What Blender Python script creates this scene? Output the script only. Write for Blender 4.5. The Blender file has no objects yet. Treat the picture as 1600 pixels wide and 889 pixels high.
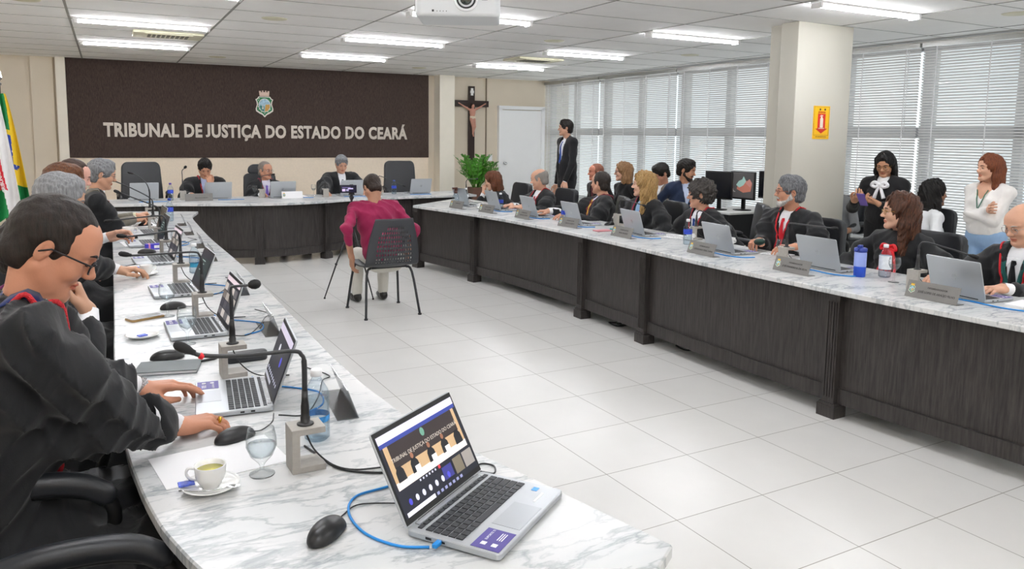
import bpy, bmesh, math, random
import numpy as np
from mathutils import Vector, Matrix, Quaternion
from math import sin, cos, pi, radians
random.seed(7); np.random.seed(7)
C = bpy.context.scene.collection
SC = bpy.context.scene

# ---------------------------------------------------------------- camera, world, exposure
cd = bpy.data.cameras.new('camera'); cam = bpy.data.objects.new('camera', cd); C.objects.link(cam)
cd.sensor_width = 36.0; cd.lens = 1207.54 / 1600 * 36.0; cd.shift_y = (351.86 - 444.5) / 1600.0
cd.clip_start = 0.05; cd.clip_end = 200
def cam_rot(yaw, pitch, roll):
    cy, sy, cp, sp = cos(yaw), sin(yaw), cos(pitch), sin(pitch)
    f = Vector((sy * cp, cy * cp, -sp)); r = Vector((cy, -sy, 0)); u = r.cross(f)
    return f, r * cos(roll) + u * sin(roll), u * cos(roll) - r * sin(roll)
_f, _r, _u = cam_rot(0.50697, 0.11438, 0.01243)
cam.matrix_world = Matrix(((_r.x, _u.x, -_f.x, 0), (_r.y, _u.y, -_f.y, 0), (_r.z, _u.z, -_f.z, 1.6), (0, 0, 0, 1)))
SC.camera = cam
SC.view_settings.view_transform = 'Standard'; SC.view_settings.look = 'None'
SC.view_settings.exposure = 0.53; SC.view_settings.gamma = 1.0
try: SC.view_settings.use_curve_mapping = False
except Exception: pass
SC.cycles.max_bounces = 10; SC.cycles.diffuse_bounces = 6; SC.cycles.glossy_bounces = 3
SC.cycles.transmission_bounces = 6; SC.cycles.transparent_max_bounces = 24
SC.cycles.caustics_reflective = False; SC.cycles.caustics_refractive = False
SC.cycles.sample_clamp_indirect = 4.0
W = bpy.data.worlds.new('sky'); SC.world = W; W.use_nodes = True
wn = W.node_tree.nodes; wl = W.node_tree.links
bg = wn['Background']; bg.inputs[1].default_value = 1.35
_tc = wn.new('ShaderNodeTexCoord'); _no = wn.new('ShaderNodeTexNoise'); _no.inputs['Scale'].default_value = 3.0
_cr = wn.new('ShaderNodeValToRGB'); _cr.color_ramp.elements[0].color = (0.62, 0.68, 0.76, 1); _cr.color_ramp.elements[1].color = (1, 0.98, 0.97, 1)
_cr.color_ramp.elements[0].position = .35; _cr.color_ramp.elements[1].position = .6
wl.new(_tc.outputs['Generated'], _no.inputs['Vector']); wl.new(_no.outputs['Fac'], _cr.inputs['Fac']); wl.new(_cr.outputs['Color'], bg.inputs[0])
LAMP = 50.0   # strength of the ceiling tubes

# ---------------------------------------------------------------- helpers
def hexc(h):
    h = h.lstrip('#'); v = [int(h[i:i + 2], 16) / 255 for i in (0, 2, 4)]
    return tuple((c / 12.92 if c <= .04045 else ((c + .055) / 1.055) ** 2.4) for c in v)
MATS = {}
def mat(name, col='#888888', rough=.6, metal=0, var=0, vscale=8, bump=0, bscale=60, stretch=(1, 1, 1), spec=.5, emit=0, trans=0, ior=1.45, sheen=0, alpha=1, coat=0):
    if name in MATS: return MATS[name]
    m = bpy.data.materials.new(name); m.use_nodes = True; MATS[name] = m
    nt = m.node_tree; n = nt.nodes; l = nt.links; b = n['Principled BSDF']
    c = hexc(col) if isinstance(col, str) else col
    b.inputs['Base Color'].default_value = (*c, 1); b.inputs['Roughness'].default_value = rough
    b.inputs['Metallic'].default_value = metal; b.inputs['Specular IOR Level'].default_value = spec
    b.inputs['IOR'].default_value = ior; b.inputs['Transmission Weight'].default_value = trans
    b.inputs['Alpha'].default_value = alpha; b.inputs['Coat Weight'].default_value = coat
    if sheen: b.inputs['Sheen Weight'].default_value = sheen
    if emit:
        b.inputs['Emission Color'].default_value = (*c, 1); b.inputs['Emission Strength'].default_value = emit
    tc = n.new('ShaderNodeTexCoord'); mp = n.new('ShaderNodeMapping'); mp.inputs['Scale'].default_value = stretch
    l.new(tc.outputs['Object'], mp.inputs['Vector'])
    if var:
        t = n.new('ShaderNodeTexNoise'); t.inputs['Scale'].default_value = vscale; t.inputs['Detail'].default_value = 4
        r = n.new('ShaderNodeValToRGB'); l.new(mp.outputs[0], t.inputs['Vector']); l.new(t.outputs['Fac'], r.inputs['Fac'])
        r.color_ramp.elements[0].position = .3; r.color_ramp.elements[1].position = .7
        r.color_ramp.elements[0].color = (*[max(0, x * (1 - var)) for x in c], 1); r.color_ramp.elements[1].color = (*[min(1, x * (1 + var)) for x in c], 1)
        l.new(r.outputs[0], b.inputs['Base Color'])
    if bump:
        t = n.new('ShaderNodeTexNoise'); t.inputs['Scale'].default_value = bscale; t.inputs['Detail'].default_value = 3
        bp = n.new('ShaderNodeBump'); bp.inputs['Strength'].default_value = bump; bp.inputs['Distance'].default_value = .01
        l.new(mp.outputs[0], t.inputs['Vector']); l.new(t.outputs['Fac'], bp.inputs['Height']); l.new(bp.outputs[0], b.inputs['Normal'])
    return m
def link(o, parent=None):
    C.objects.link(o)
    if parent: o.parent = parent
    return o
def empty(name, label, cat, loc=(0, 0, 0), rz=0, group=None):
    o = bpy.data.objects.new(name, None); C.objects.link(o); o.empty_display_size = .05
    o.location = loc; o.rotation_euler = (0, 0, rz); o['label'] = label; o['category'] = cat
    if group: o['group'] = group
    return o
def tag(o, label, cat, group=None):
    o['label'] = label; o['category'] = cat
    if group: o['group'] = group
    return o
def struct(o): o['kind'] = 'structure'; return o
class MB:
    """collects shapes into one mesh; each shape may carry its own material slot"""
    def __init__(s): s.v = []; s.f = []; s.mi = []; s.sm = []
    def add(s, V, F, mi=0, smooth=False, M=None):
        o = len(s.v)
        for p in V:
            p = Vector(p)
            if M is not None: p = M @ p
            s.v.append(p[:])
        for f in F: s.f.append([i + o for i in f]); s.mi.append(mi); s.sm.append(smooth)
        return s
    def box(s, c, d, mi=0, M=None, rz=0):
        x, y, z = [k / 2 for k in d]
        V = [(sx * x, sy * y, sz * z) for sx in (-1, 1) for sy in (-1, 1) for sz in (-1, 1)]
        R = Matrix.Translation(c) @ Matrix.Rotation(rz, 4, 'Z')
        if M is not None: R = M @ R
        return s.add(V, [(0, 1, 3, 2), (4, 6, 7, 5), (0, 4, 5, 1), (2, 3, 7, 6), (0, 2, 6, 4), (1, 5, 7, 3)], mi, False, R)
    def prism(s, pts, z0, z1, mi=0, M=None, smooth=False):
        n = len(pts); a = sum(pts[i][0] * pts[(i + 1) % n][1] - pts[(i + 1) % n][0] * pts[i][1] for i in range(n))
        if a < 0: pts = pts[::-1]
        V = [(x, y, z0) for x, y in pts] + [(x, y, z1) for x, y in pts]
        F = [list(range(n))[::-1], list(range(n, 2 * n))] + [(i, (i + 1) % n, (i + 1) % n + n, i + n) for i in range(n)]
        return s.add(V, F, mi, smooth, M)
    def tube(s, P, r, n=10, mi=0, caps=True, M=None, closed=False):
        P = [Vector(p) for p in P]; k = len(P); R = r if hasattr(r, '__len__') else [r] * k
        T = []
        for i in range(k):
            a = P[(i + 1) % k] if (closed or i < k - 1) else P[i]; b = P[i - 1] if (closed or i > 0) else P[i]
            t = (a - b); T.append(t.normalized() if t.length > 1e-9 else Vector((0, 0, 1)))
        N = T[0].orthogonal().normalized(); V = []
        for i in range(k):
            N = (N - T[i] * N.dot(T[i])); N = N.normalized() if N.length > 1e-6 else T[i].orthogonal().normalized()
            B = T[i].cross(N)
            for j in range(n):
                a = 2 * pi * j / n; V.append(P[i] + (N * cos(a) + B * sin(a)) * R[i])
        F = [(i * n + j, i * n + (j + 1) % n, (i + 1) * n + (j + 1) % n, (i + 1) * n + j) for i in range(k - 1) for j in range(n)]
        if closed: F += [((k - 1) * n + j, (k - 1) * n + (j + 1) % n, (j + 1) % n, j) for j in range(n)]
        elif caps: F += [tuple(range(n))[::-1], tuple((k - 1) * n + j for j in range(n))]
        return s.add(V, F, mi, True, M)
    def lathe(s, prof, n=24, mi=0, M=None, c=(0, 0, 0), smooth=True, caps=True):
        k = len(prof); V = []
        for r, z in prof:
            for j in range(n):
                a = 2 * pi * j / n; V.append((c[0] + r * cos(a), c[1] + r * sin(a), c[2] + z))
        F = [(i * n + j, i * n + (j + 1) % n, (i + 1) * n + (j + 1) % n, (i + 1) * n + j) for i in range(k - 1) for j in range(n)]
        if caps and prof[0][0] > 1e-5: F.append(tuple(range(n))[::-1])
        if caps and prof[-1][0] > 1e-5: F.append(tuple((k - 1) * n + j for j in range(n)))
        return s.add(V, F, mi, smooth, M)
    def build(s, name, mats, parent=None, bevel=0, seg=2, M=None, weld=False, loc=None):
        me = bpy.data.meshes.new(name); me.from_pydata(s.v, [], s.f)
        for m in (mats if isinstance(mats, (list, tuple)) else [mats]): me.materials.append(m)
        me.polygons.foreach_set('material_index', s.mi); me.polygons.foreach_set('use_smooth', s.sm)
        if M is not None: me.transform(M)
        if weld or bevel:
            bm = bmesh.new(); bm.from_mesh(me); bmesh.ops.remove_doubles(bm, verts=bm.verts, dist=1e-5)
            if bevel:
                es = [e for e in bm.edges if len(e.link_faces) == 2 and e.calc_face_angle(0) > .6]
                bmesh.ops.bevel(bm, geom=es, offset=bevel, segments=seg, affect='EDGES', profile=.6, clamp_overlap=True)
                if seg > 1:
                    for f in bm.faces: f.smooth = True
            bm.to_mesh(me); bm.free()
            if bevel and seg > 1: me.shade_smooth() if False else None
        me.validate(); me.update()
        o = bpy.data.objects.new(name, me); link(o, parent)
        if loc is not None: o.location = loc
        return o
def rrect(w, h, r, n=5, cx=0, cy=0):
    P = []
    for k, (sx, sy) in enumerate(((1, 1), (-1, 1), (-1, -1), (1, -1))):
        for i in range(n + 1):
            a = pi / 2 * (k + i / n); P.append((cx + sx * (w / 2 - r) + r * cos(a), cy + sy * (h / 2 - r) + r * sin(a)))
    return P
def spline(P, n=8):
    P = [Vector(p) for p in P]; Q = [P[0] * 2 - P[1]] + P + [P[-1] * 2 - P[-2]]; out = []
    for i in range(1, len(Q) - 2):
        a, b, c, d = Q[i - 1:i + 3]
        for k in range(n):
            t = k / n; out.append(.5 * ((2 * b) + (c - a) * t + (2 * a - 5 * b + 4 * c - d) * t * t + (3 * b - a - 3 * c + d) * t ** 3))
    out.append(P[-1]); return out
def kids(o): return [c for c in bpy.data.objects if c.parent == o]
def copy_tree(o, parent=None, cache={}):
    c = o.copy(); C.objects.link(c)
    if parent: c.parent = parent
    for ch in list(o.children): copy_tree(ch, c)
    return c
def text_mesh(s, size, depth, font_bold=0.0, align='CENTER', space=1.0):
    cu = bpy.data.curves.new('t', 'FONT'); cu.body = s; cu.size = size; cu.extrude = depth; cu.offset = font_bold; cu.resolution_u = 3
    cu.align_x = align; cu.space_character = space
    o = bpy.data.objects.new('t', cu); C.objects.link(o)
    me = bpy.data.meshes.new_from_object(o.evaluated_get(bpy.context.evaluated_depsgraph_get()))
    bpy.data.objects.remove(o); bpy.data.curves.remove(cu)
    V = [v.co[:] for v in me.vertices]; F = [list(p.vertices) for p in me.polygons]
    bpy.data.meshes.remove(me)
    return V, F

# ---------------------------------------------------------------- materials of the room
def grain_mat(name, c0, c1, scale, stretch, rough, bump, spec=.4):
    m = mat(name, c0, rough, spec=spec); n = m.node_tree.nodes; l = m.node_tree.links; b = n['Principled BSDF']
    tc = n.new('ShaderNodeTexCoord'); mp = n.new('ShaderNodeMapping'); mp.inputs['Scale'].default_value = stretch
    t = n.new('ShaderNodeTexNoise'); t.inputs['Scale'].default_value = scale; t.inputs['Detail'].default_value = 5; t.inputs['Roughness'].default_value = .65
    r = n.new('ShaderNodeValToRGB'); r.color_ramp.elements[0].color = (*hexc(c0), 1); r.color_ramp.elements[1].color = (*hexc(c1), 1)
    r.color_ramp.elements[0].position = .35; r.color_ramp.elements[1].position = .65
    bp = n.new('ShaderNodeBump'); bp.inputs['Strength'].default_value = bump; bp.inputs['Distance'].default_value = .01
    l.new(tc.outputs['Object'], mp.inputs['Vector']); l.new(mp.outputs[0], t.inputs['Vector']); l.new(t.outputs['Fac'], r.inputs['Fac'])
    l.new(r.outputs[0], b.inputs['Base Color']); l.new(t.outputs['Fac'], bp.inputs['Height']); l.new(bp.outputs[0], b.inputs['Normal'])
    return m
M_desk = grain_mat('charcoal_woodgrain', '#262322', '#403c3a', 9, (9, 9, .6), .42, .12)
M_panel = grain_mat('dark_brown_wall_panel', '#362b28', '#52453f', 26, (6, 6, .7), .75, .5, .25)
M_paper = mat('beige_wallpaper', '#eedfcb', .8, var=.03, vscale=30, bump=.15, bscale=90)
M_wall = mat('beige_wall_paint', '#ddd2c0', .8, var=.02, vscale=3, bump=.05)
M_pil = mat('cream_pilaster_paint', '#f0eadc', .7, var=.015)
M_col = mat('warm_white_column_paint', '#c6c3b8', .6, var=.015, vscale=2)
M_wwall = mat('white_wall_paint', '#e6e4de', .7, var=.01)
M_door = mat('white_door_lacquer', '#fafbfc', .35, var=.008)
M_steel = mat('brushed_steel', '#b9b9b6', .32, 1, var=.06, vscale=40, stretch=(1, 1, 12))
M_alu = mat('window_aluminium', '#a5a5a8', .5, .2, var=.05)
def tile_floor():
    m = mat('pale_porcelain_tiles', '#e8e8e6', .28); n = m.node_tree.nodes; l = m.node_tree.links; b = n['Principled BSDF']
    tc = n.new('ShaderNodeTexCoord'); mp = n.new('ShaderNodeMapping'); mp.inputs['Location'].default_value = (-2.1256 + 10, -3.868 + 10.03, 0)
    br = n.new('ShaderNodeTexBrick'); br.offset = 0; br.squash = 1
    br.inputs['Scale'].default_value = 1; br.inputs['Brick Width'].default_value = .50152; br.inputs['Row Height'].default_value = .50152
    mp.inputs['Location'].default_value = (.50152 * 20 - 2.1256, .50152 * 20 - 3.868, 0)
    br.inputs['Mortar Size'].default_value = .0022; br.inputs['Mortar Smooth'].default_value = .1
    br.inputs['Color1'].default_value = (*hexc('#e0dfdc'), 1); br.inputs['Color2'].default_value = (*hexc('#dcdbd8'), 1); br.inputs['Mortar'].default_value = (*hexc('#8f8b84'), 1)
    l.new(tc.outputs['Object'], mp.inputs['Vector']); l.new(mp.outputs[0], br.inputs['Vector'])
    t = n.new('ShaderNodeTexNoise'); t.inputs['Scale'].default_value = 5; t.inputs['Detail'].default_value = 6
    mx = n.new('ShaderNodeMixRGB'); mx.blend_type = 'MULTIPLY'; mx.inputs[0].default_value = .08
    l.new(tc.outputs['Object'], t.inputs['Vector']); l.new(br.outputs['Color'], mx.inputs[1]); l.new(t.outputs['Fac'], mx.inputs[2]); l.new(mx.outputs[0], b.inputs['Base Color'])
    return m
M_floor = tile_floor()
def marble():
    m = mat('white_marble', '#e9e9e8', .26, spec=.45); n = m.node_tree.nodes; l = m.node_tree.links; b = n['Principled BSDF']
    tc = n.new('ShaderNodeTexCoord'); mp = n.new('ShaderNodeMapping'); mp.inputs['Scale'].default_value = (1, 2.6, 1); mp.inputs['Rotation'].default_value = (0, 0, .35)
    w = n.new('ShaderNodeTexNoise'); w.inputs['Scale'].default_value = 2.2; w.inputs['Detail'].default_value = 5
    ad = n.new('ShaderNodeMixRGB'); ad.blend_type = 'ADD'; ad.inputs[0].default_value = .5
    l.new(tc.outputs['Object'], mp.inputs['Vector']); l.new(mp.outputs[0], w.inputs['Vector']); l.new(mp.outputs[0], ad.inputs[1]); l.new(w.outputs['Color'], ad.inputs[2])
    def vein(scale, lo, hi, col, det=8):
        t = n.new('ShaderNodeTexNoise'); t.inputs['Scale'].default_value = scale; t.inputs['Detail'].default_value = det; t.inputs['Roughness'].default_value = .6
        s = n.new('ShaderNodeMath'); s.operation = 'SUBTRACT'; s.inputs[1].default_value = .5
        a = n.new('ShaderNodeMath'); a.operation = 'ABSOLUTE'
        r = n.new('ShaderNodeValToRGB'); r.color_ramp.elements[0].position = lo; r.color_ramp.elements[1].position = hi
        r.color_ramp.elements[0].color = (*hexc(col), 1); r.color_ramp.elements[1].color = (1, 1, 1, 1)
        l.new(ad.outputs[0], t.inputs['Vector']); l.new(t.outputs['Fac'], s.inputs[0]); l.new(s.outputs[0], a.inputs[0]); l.new(a.outputs[0], r.inputs['Fac'])
        return r
    v1 = vein(1.3, 0, .022, '#cdd1d4'); v2 = vein(3.6, 0, .03, '#e4e7e9')
    cl = n.new('ShaderNodeTexNoise'); cl.inputs['Scale'].default_value = 1.6; cl.inputs['Detail'].default_value = 6
    rc = n.new('ShaderNodeValToRGB'); rc.color_ramp.elements[0].color = (*hexc('#c9cdce'), 1); rc.color_ramp.elements[1].color = (*hexc('#d8d8d7'), 1)
    rc.color_ramp.elements[0].position = .3; rc.color_ramp.elements[1].position = .6
    l.new(ad.outputs[0], cl.inputs['Vector']); l.new(cl.outputs['Fac'], rc.inputs['Fac'])
    a = n.new('ShaderNodeMixRGB'); a.blend_type = 'MULTIPLY'; a.inputs[0].default_value = 1; c = n.new('ShaderNodeMixRGB'); c.blend_type = 'MULTIPLY'; c.inputs[0].default_value = 1
    l.new(rc.outputs[0], a.inputs[1]); l.new(v1.outputs[0], a.inputs[2]); l.new(a.outputs[0], c.inputs[1]); l.new(v2.outputs[0], c.inputs[2]); l.new(c.outputs[0], b.inputs['Base Color'])
    return m
M_marble = marble()
M_ceil = mat('white_ceiling_panel', '#f4f3f1', .8, var=.015, vscale=6)
M_runner = mat('grey_ceiling_runner', '#85857f', .5)
M_disc = mat('ivory_plastic', '#cfcbb2', .5, var=.02)
M_tube = mat('lit_tube', '#fafbff', .5, emit=LAMP)
M_reflector = mat('lamp_reflector', '#f4f4f4', .3, var=.01)
M_blk = mat('black_plastic', '#151516', .38, var=.1, vscale=30)
M_blkm = mat('black_rubber', '#0e0e0f', .7, var=.1)
M_dgrey = mat('dark_grey_plastic', '#2a2b2d', .45, var=.08)
M_leather = mat('black_leather', '#202226', .38, var=.1, vscale=10, bump=.05, bscale=160)
M_silver = mat('silver_laptop_aluminium', '#b9bdc1', .34, .55, var=.02)
M_screen = mat('dark_screen', '#14161c', .15)
M_keys = mat('black_keycaps', '#202327', .5)
M_white = mat('white_paper', '#f2f2f4', .7, var=.01)
def clear(name, tint='#ffffff', edge='#8a9298', fres=1.0, em=.35):
    m = bpy.data.materials.new(name); m.use_nodes = True; MATS[name] = m; n = m.node_tree.nodes; l = m.node_tree.links; n.remove(n['Principled BSDF'])
    t = n.new('ShaderNodeBsdfTransparent'); t.inputs[0].default_value = (*hexc(tint), 1); g = n.new('ShaderNodeBsdfGlossy'); g.inputs['Roughness'].default_value = .03
    d = n.new('ShaderNodeBsdfDiffuse'); d.inputs[0].default_value = (*hexc(edge), 1)
    lw = n.new('ShaderNodeLayerWeight'); lw.inputs['Blend'].default_value = .35; pw = n.new('ShaderNodeMath'); pw.operation = 'POWER'; pw.inputs[1].default_value = 2.5; ml = n.new('ShaderNodeMath'); ml.operation = 'MULTIPLY'; ml.inputs[1].default_value = em
    fr = n.new('ShaderNodeMath'); fr.operation = 'POWER'; fr.inputs[1].default_value = 4.0; l.new(lw.outputs['Facing'], fr.inputs[0]); f2 = n.new('ShaderNodeMath'); f2.operation = 'MULTIPLY_ADD'; f2.inputs[1].default_value = .55 * fres; f2.inputs[2].default_value = .035
    m1 = n.new('ShaderNodeMixShader'); m2 = n.new('ShaderNodeMixShader')
    l.new(lw.outputs['Facing'], pw.inputs[0]); l.new(pw.outputs[0], ml.inputs[0]); l.new(ml.outputs[0], m1.inputs[0]); l.new(t.outputs[0], m1.inputs[1]); l.new(d.outputs[0], m1.inputs[2])
    l.new(fr.outputs[0], f2.inputs[0]); l.new(f2.outputs[0], m2.inputs[0]); l.new(m1.outputs[0], m2.inputs[1]); l.new(g.outputs[0], m2.inputs[2]); l.new(m2.outputs[0], n['Material Output'].inputs[0]); return m
M_glass = clear('clear_glass', '#fdfefe', '#aeb7bc', 1.2, .8)
M_plastic = clear('clear_bottle_plastic', '#f2f8fc', '#9fb0bd', .8, .8)
M_water = clear('water', '#eef2f4', '#b4bdc2', .8, .6)
M_bluecap = mat('blue_cap', '#2346a8', .4, var=.05)
M_label = mat('blue_bottle_label', '#2c46b4', .5, var=.35, vscale=60)
M_ccable = mat('blue_network_cable', '#1d84cf', .4, var=.05)
M_bcable = mat('black_cable', '#111213', .45, var=.05)
M_concrete = mat('grey_stone_bracket', '#a5a19a', .6, var=.05, vscale=80)
M_china = mat('white_china', '#f3f3f1', .12, var=.01)
M_purple = mat('purple_sticker', '#4a3f8c', .45, var=.08, vscale=20)
M_plate = mat('grey_metal_nameplate', '#757370', .5, .15, var=.05, vscale=20)
M_engr = mat('engraved_lettering', '#2a2724', .6)
M_gold = mat('gold', '#d8a63c', .25, 1, var=.05)
M_chrome = mat('chrome', '#cfd2d4', .12, 1, var=.03)

# ---------------------------------------------------------------- the room
ZC = 2.73; XW = 8.45; XL = -2.9; YN = -3.2
def struct_mesh(name, mb, m, **k): return struct(mb.build(name, m, **k))
mb = MB().box(((XL + XW + .4) / 2, 5.4, -.06), (XW - XL + 1.2, 18.4, .12)); struct_mesh('floor', mb, M_floor)
th = -.042; BWM = Matrix.Translation((-.17, 14.06, 0)) @ Matrix.Rotation(th, 4, 'Z')   # frame of the back wall: x along it, -y into the room
def BW(x, y, z): return (BWM @ Vector((x, y, z)))[:]
mb = MB().box((2.9, .12, ZC / 2 + .05), (12.4, .2, ZC + .1), M=BWM); struct_mesh('wall_back', mb, M_wall)
mb = MB().box((2.985, .0, .59 ), (5.98, .06, 1.18), M=BWM); struct_mesh('trim_1', mb, M_paper)
mb = MB().box((2.985, -.015, 1.955), (5.98, .07, 1.55), M=BWM); o = tag(mb.build('wall_panel', M_panel), 'large dark brown textured panel covering the upper back wall', 'wall panel')
mb = MB().box((-.065, -.06, ZC / 2), (.13, .16, ZC), M=BWM); struct_mesh('trim_2', mb, M_pil)
mb = MB().box((6.26, -.12, ZC / 2), (.30, .34, ZC), M=BWM); struct_mesh('trim_3', mb, M_pil)
mb = MB().box((-.32, .0, ZC / 2), (.3, .06, ZC), M=BWM); struct_mesh('trim_4', mb, M_wall)
mb = MB().box((7.2, .0, ZC / 2), (.012, .045, ZC), M=BWM); struct_mesh('trim_5', mb, mat('beige_joint', '#8f8371', .7))
mb = MB().box((XL - .1, 5.4, ZC / 2), (.2, 18.4, ZC)); struct_mesh('wall_left', mb, M_wall)
mb = MB().box((2.8, YN - .1, ZC / 2), (12.4, .2, ZC)); struct_mesh('wall_front', mb, M_wall)
# window wall: sill band, head band, piers
mb = MB().box((XW + .1, 5.4, .2), (.2, 18.4, .4)).box((XW + .1, 5.4, ZC - .02), (.2, 18.4, .08)); struct_mesh('wall_right', mb, M_wwall)
winY = [YN, -.9, 1.2, 3.4, 5.54, 7.6, 9.66, 11.79, 13.72]
for i in range(8):
    y0, y1 = winY[i], winY[i + 1]; fr = MB()
    for y in (y0 + .03, y1 - .03): fr.box((XW + .1, y, 1.55), (.12, .05, 2.3))
    fr.box((XW + .1, (y0 + y1) / 2 + .05, 1.55), (.1, .09, 2.3))
    for z, h in ((.43, .06), (1.7, .12), (2.66, .06)): fr.box((XW + .1, (y0 + y1) / 2, z), (.1, y1 - y0, h))
    w = struct(bpy.data.objects.new('window_%d' % (i + 1), None)); C.objects.link(w)
    fr.build('window_frame', M_alu, w)
    MB().box((XW + .1, (y0 + y1) / 2, 1.55), (.008, y1 - y0 - .05, 2.2)).build('window_glass', MATS.get('window_glass') or clear('window_glass', '#f4f8f8', '#8a9298', .5, .1), w)
# column
mb = MB().box((6.445, 5.395, ZC / 2), (.79, .21, ZC)); struct_mesh('wall_column', mb, M_col, bevel=.006)
C.objects['wall_column'].name = 'trim_6'
mb = MB().box((6.45, 5.60, ZC / 2), (.64, .21, ZC)); struct_mesh('trim_7', mb, M_col)
# ceiling: panels with runners and tees
CM = Matrix.Rotation(-.024, 4, 'Z'); ca, cb, cx0, cy0 = 1.3572, .74203, -.2723, 5.4434
mb = MB().box((2.8, 5.4, ZC + .06), (12.6, 18.6, .12)); struct_mesh('ceiling', mb, M_ceil)
run = MB()
for i in range(-2, 8):
    run.box((cx0 + i * ca, 5.4, ZC - .001), (.014 if i > 1 else .022, 18.4, .006), M=CM)
struct_mesh('trim_8', run, M_runner)
tee = MB()
for j in range(-13, 12): tee.box((2.8, cy0 + j * cb, ZC - .0005), (12.2, .008, .004), M=CM)
struct_mesh('trim_9', tee, M_runner)
# ceiling lamps: recessed trough with two tubes
first = None
for ci in (0, 2, 4, -2):
    for j in (8, 5, 2, -1, -4, -7, -10):
        if ci == -2 and j > 5: continue
        if first is None:
            lp = empty('ceiling_lamp', '', 'ceiling lamp'); first = lp
            r_ = MB().box((0, 0, .008), (1.3, .075, .012)).box((0, .037, .0), (1.3, .004, .012)).box((0, -.037, .0), (1.3, .006, .012)); r_.build('housing', M_reflector, lp)
            for y in (-.015, .015): MB().tube([(-.6, y, -.022), (.6, y, -.022)], .012, 10).build('tube', M_tube, lp)
            for x in (-.62, .62): MB().box((x, 0, -.022), (.03, .10, .04)).build('lamp_holder', M_reflector, lp)
            lp_c = lp
        else: lp_c = copy_tree(first)
        p = CM @ Vector((cx0 + (ci + .5) * ca, cy0 + j * cb - .095, ZC - .012)); lp_c.location = p; lp_c.rotation_euler = (0, 0, -.024)
        col = {0: 'above the left desk', 2: 'in the middle row', 4: 'in the row nearest the windows', -2: 'above the far left aisle'}[ci]
        row = {8: 'nearest the back wall', 5: 'second from the back wall', 2: 'third from the back wall', -1: 'fourth from the back wall', -4: 'fifth from the back wall', -7: 'sixth from the back wall', -10: 'last before the rear wall'}[j]
        lp_c['label'] = 'lit fluorescent tube ceiling lamp %s, %s' % (col, row); lp_c['category'] = 'ceiling lamp'; lp_c['group'] = 'recessed fluorescent ceiling lamps'
# ceiling discs (speakers) and air outlets
dl = [(1.725, 8.0, 'left of centre, nearer the camera'), (4.954, 7.945, 'in the middle, beyond the projector'), (7.296, 8.208, 'close to the blinds of the far windows'), (7.257, 3.95, 'beside the column, nearest the right windows'), (5.04, 12.37, 'far, near the crucifix'), (-.38, 8.09, 'at the far left edge'), (1.84, 12.48, 'far, above the dark panel')]
f0 = None
for x, y, w in dl:
    if f0 is None: f0 = o = MB().lathe([(.0, -.012), (.05, -.012), (.075, -.01), (.115, -.006), (.125, 0), (0, .001)][::-1], 28).build('ceiling_speaker', M_disc)
    else: o = f0.copy(); C.objects.link(o)
    o.location = (x, y, ZC); tag(o, 'round ivory ceiling speaker ' + w, 'ceiling speaker', 'round ceiling speakers')
for (x, y, w) in ((.93, 9.95, 'above the left desk between two lamps'), (5.85, 9.95, 'in front of the crucifix corner')):
    v = empty('air_conditioner', 'ivory ceiling air outlet with slotted grille ' + w, 'air conditioner', (x, y, ZC), -.024, 'ceiling air outlets')
    MB().box((0, 0, -.015), (.74, .52, .03)).build('cover', M_disc, v, bevel=.01)
    g = MB()
    for k in range(9): g.box((-.2 + k * .05, .0, -.033), (.03, .26, .006))
    g.build('grille', mat('grille_slots', '#6f6c60', .6), v)
    MB().box((0, -.22, -.034), (.5, .03, .008)).build('louvre', M_disc, v)

# venetian blinds
M_slat = mat('pale_grey_blind_slat', '#ecebea', .5, .0, var=.02)
def _tl(m):
    n = m.node_tree.nodes; l = m.node_tree.links; t = n.new('ShaderNodeBsdfTranslucent'); t.inputs[0].default_value = (.8, .8, .8, 1); x = n.new('ShaderNodeMixShader'); x.inputs[0].default_value = .28
    l.new(n['Principled BSDF'].outputs[0], x.inputs[1]); l.new(t.outputs[0], x.inputs[2]); l.new(x.outputs[0], n['Material Output'].inputs[0])
_tl(M_slat)
bn = ['at the near end of the right wall', 'second from the near end of the right wall', 'behind the redhead woman and the right image edge', 'right of the column behind the woman in the white blouse', 'right next to the column, with the fire extinguisher sign', 'left of the column behind the monitors', 'in the middle of the far windows, brightest', 'farthest, behind the standing man in the suit']
for i in range(8):
    y0, y1 = winY[i] + .015, winY[i + 1] - .015; L = y1 - y0
    b = empty('venetian_blind', 'grey horizontal slat window blind ' + bn[i], 'blind', (XW - .1, (y0 + y1) / 2, 0), 0, 'venetian blinds along the window wall')
    MB().box((0, 0, ZC - .055), (.06, L, .05)).build('headrail', M_steel, b)
    z = .34; V = []; F = []; k = 0
    ang = radians(46)
    while z < ZC - .09:
        for s_, t in ((-1, 0), (0, .004), (1, 0)):
            x = s_ * .0165 * cos(ang); dz = -s_ * .0165 * sin(ang) + t
            V += [(x, -L / 2, z + dz), (x, L / 2, z + dz)]
        for q in (0, 2): F.append((k + q, k + q + 1, k + q + 3, k + q + 2))
        k += 6; z += .031
    sl = MB().add(V, F, 0, True).build('slats', M_slat, b)
    MB().box((0, 0, .325), (.04, L, .02)).build('bottom_rail', M_steel, b)
    t = MB()
    for q in (-.42, -.14, .14, .42):
        for zz0, zz1 in ((.34, ZC - .08),): t.box((-.022, q * L, (zz0 + zz1) / 2), (.003, .012, zz1 - zz0))
    t.build('ladder_tapes', M_white, b)
    MB().tube([(-.04, -L / 2 + .12, ZC - .1), (-.045, -L / 2 + .12, 1.7)], .004, 6).build('wand', M_white, b)
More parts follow.
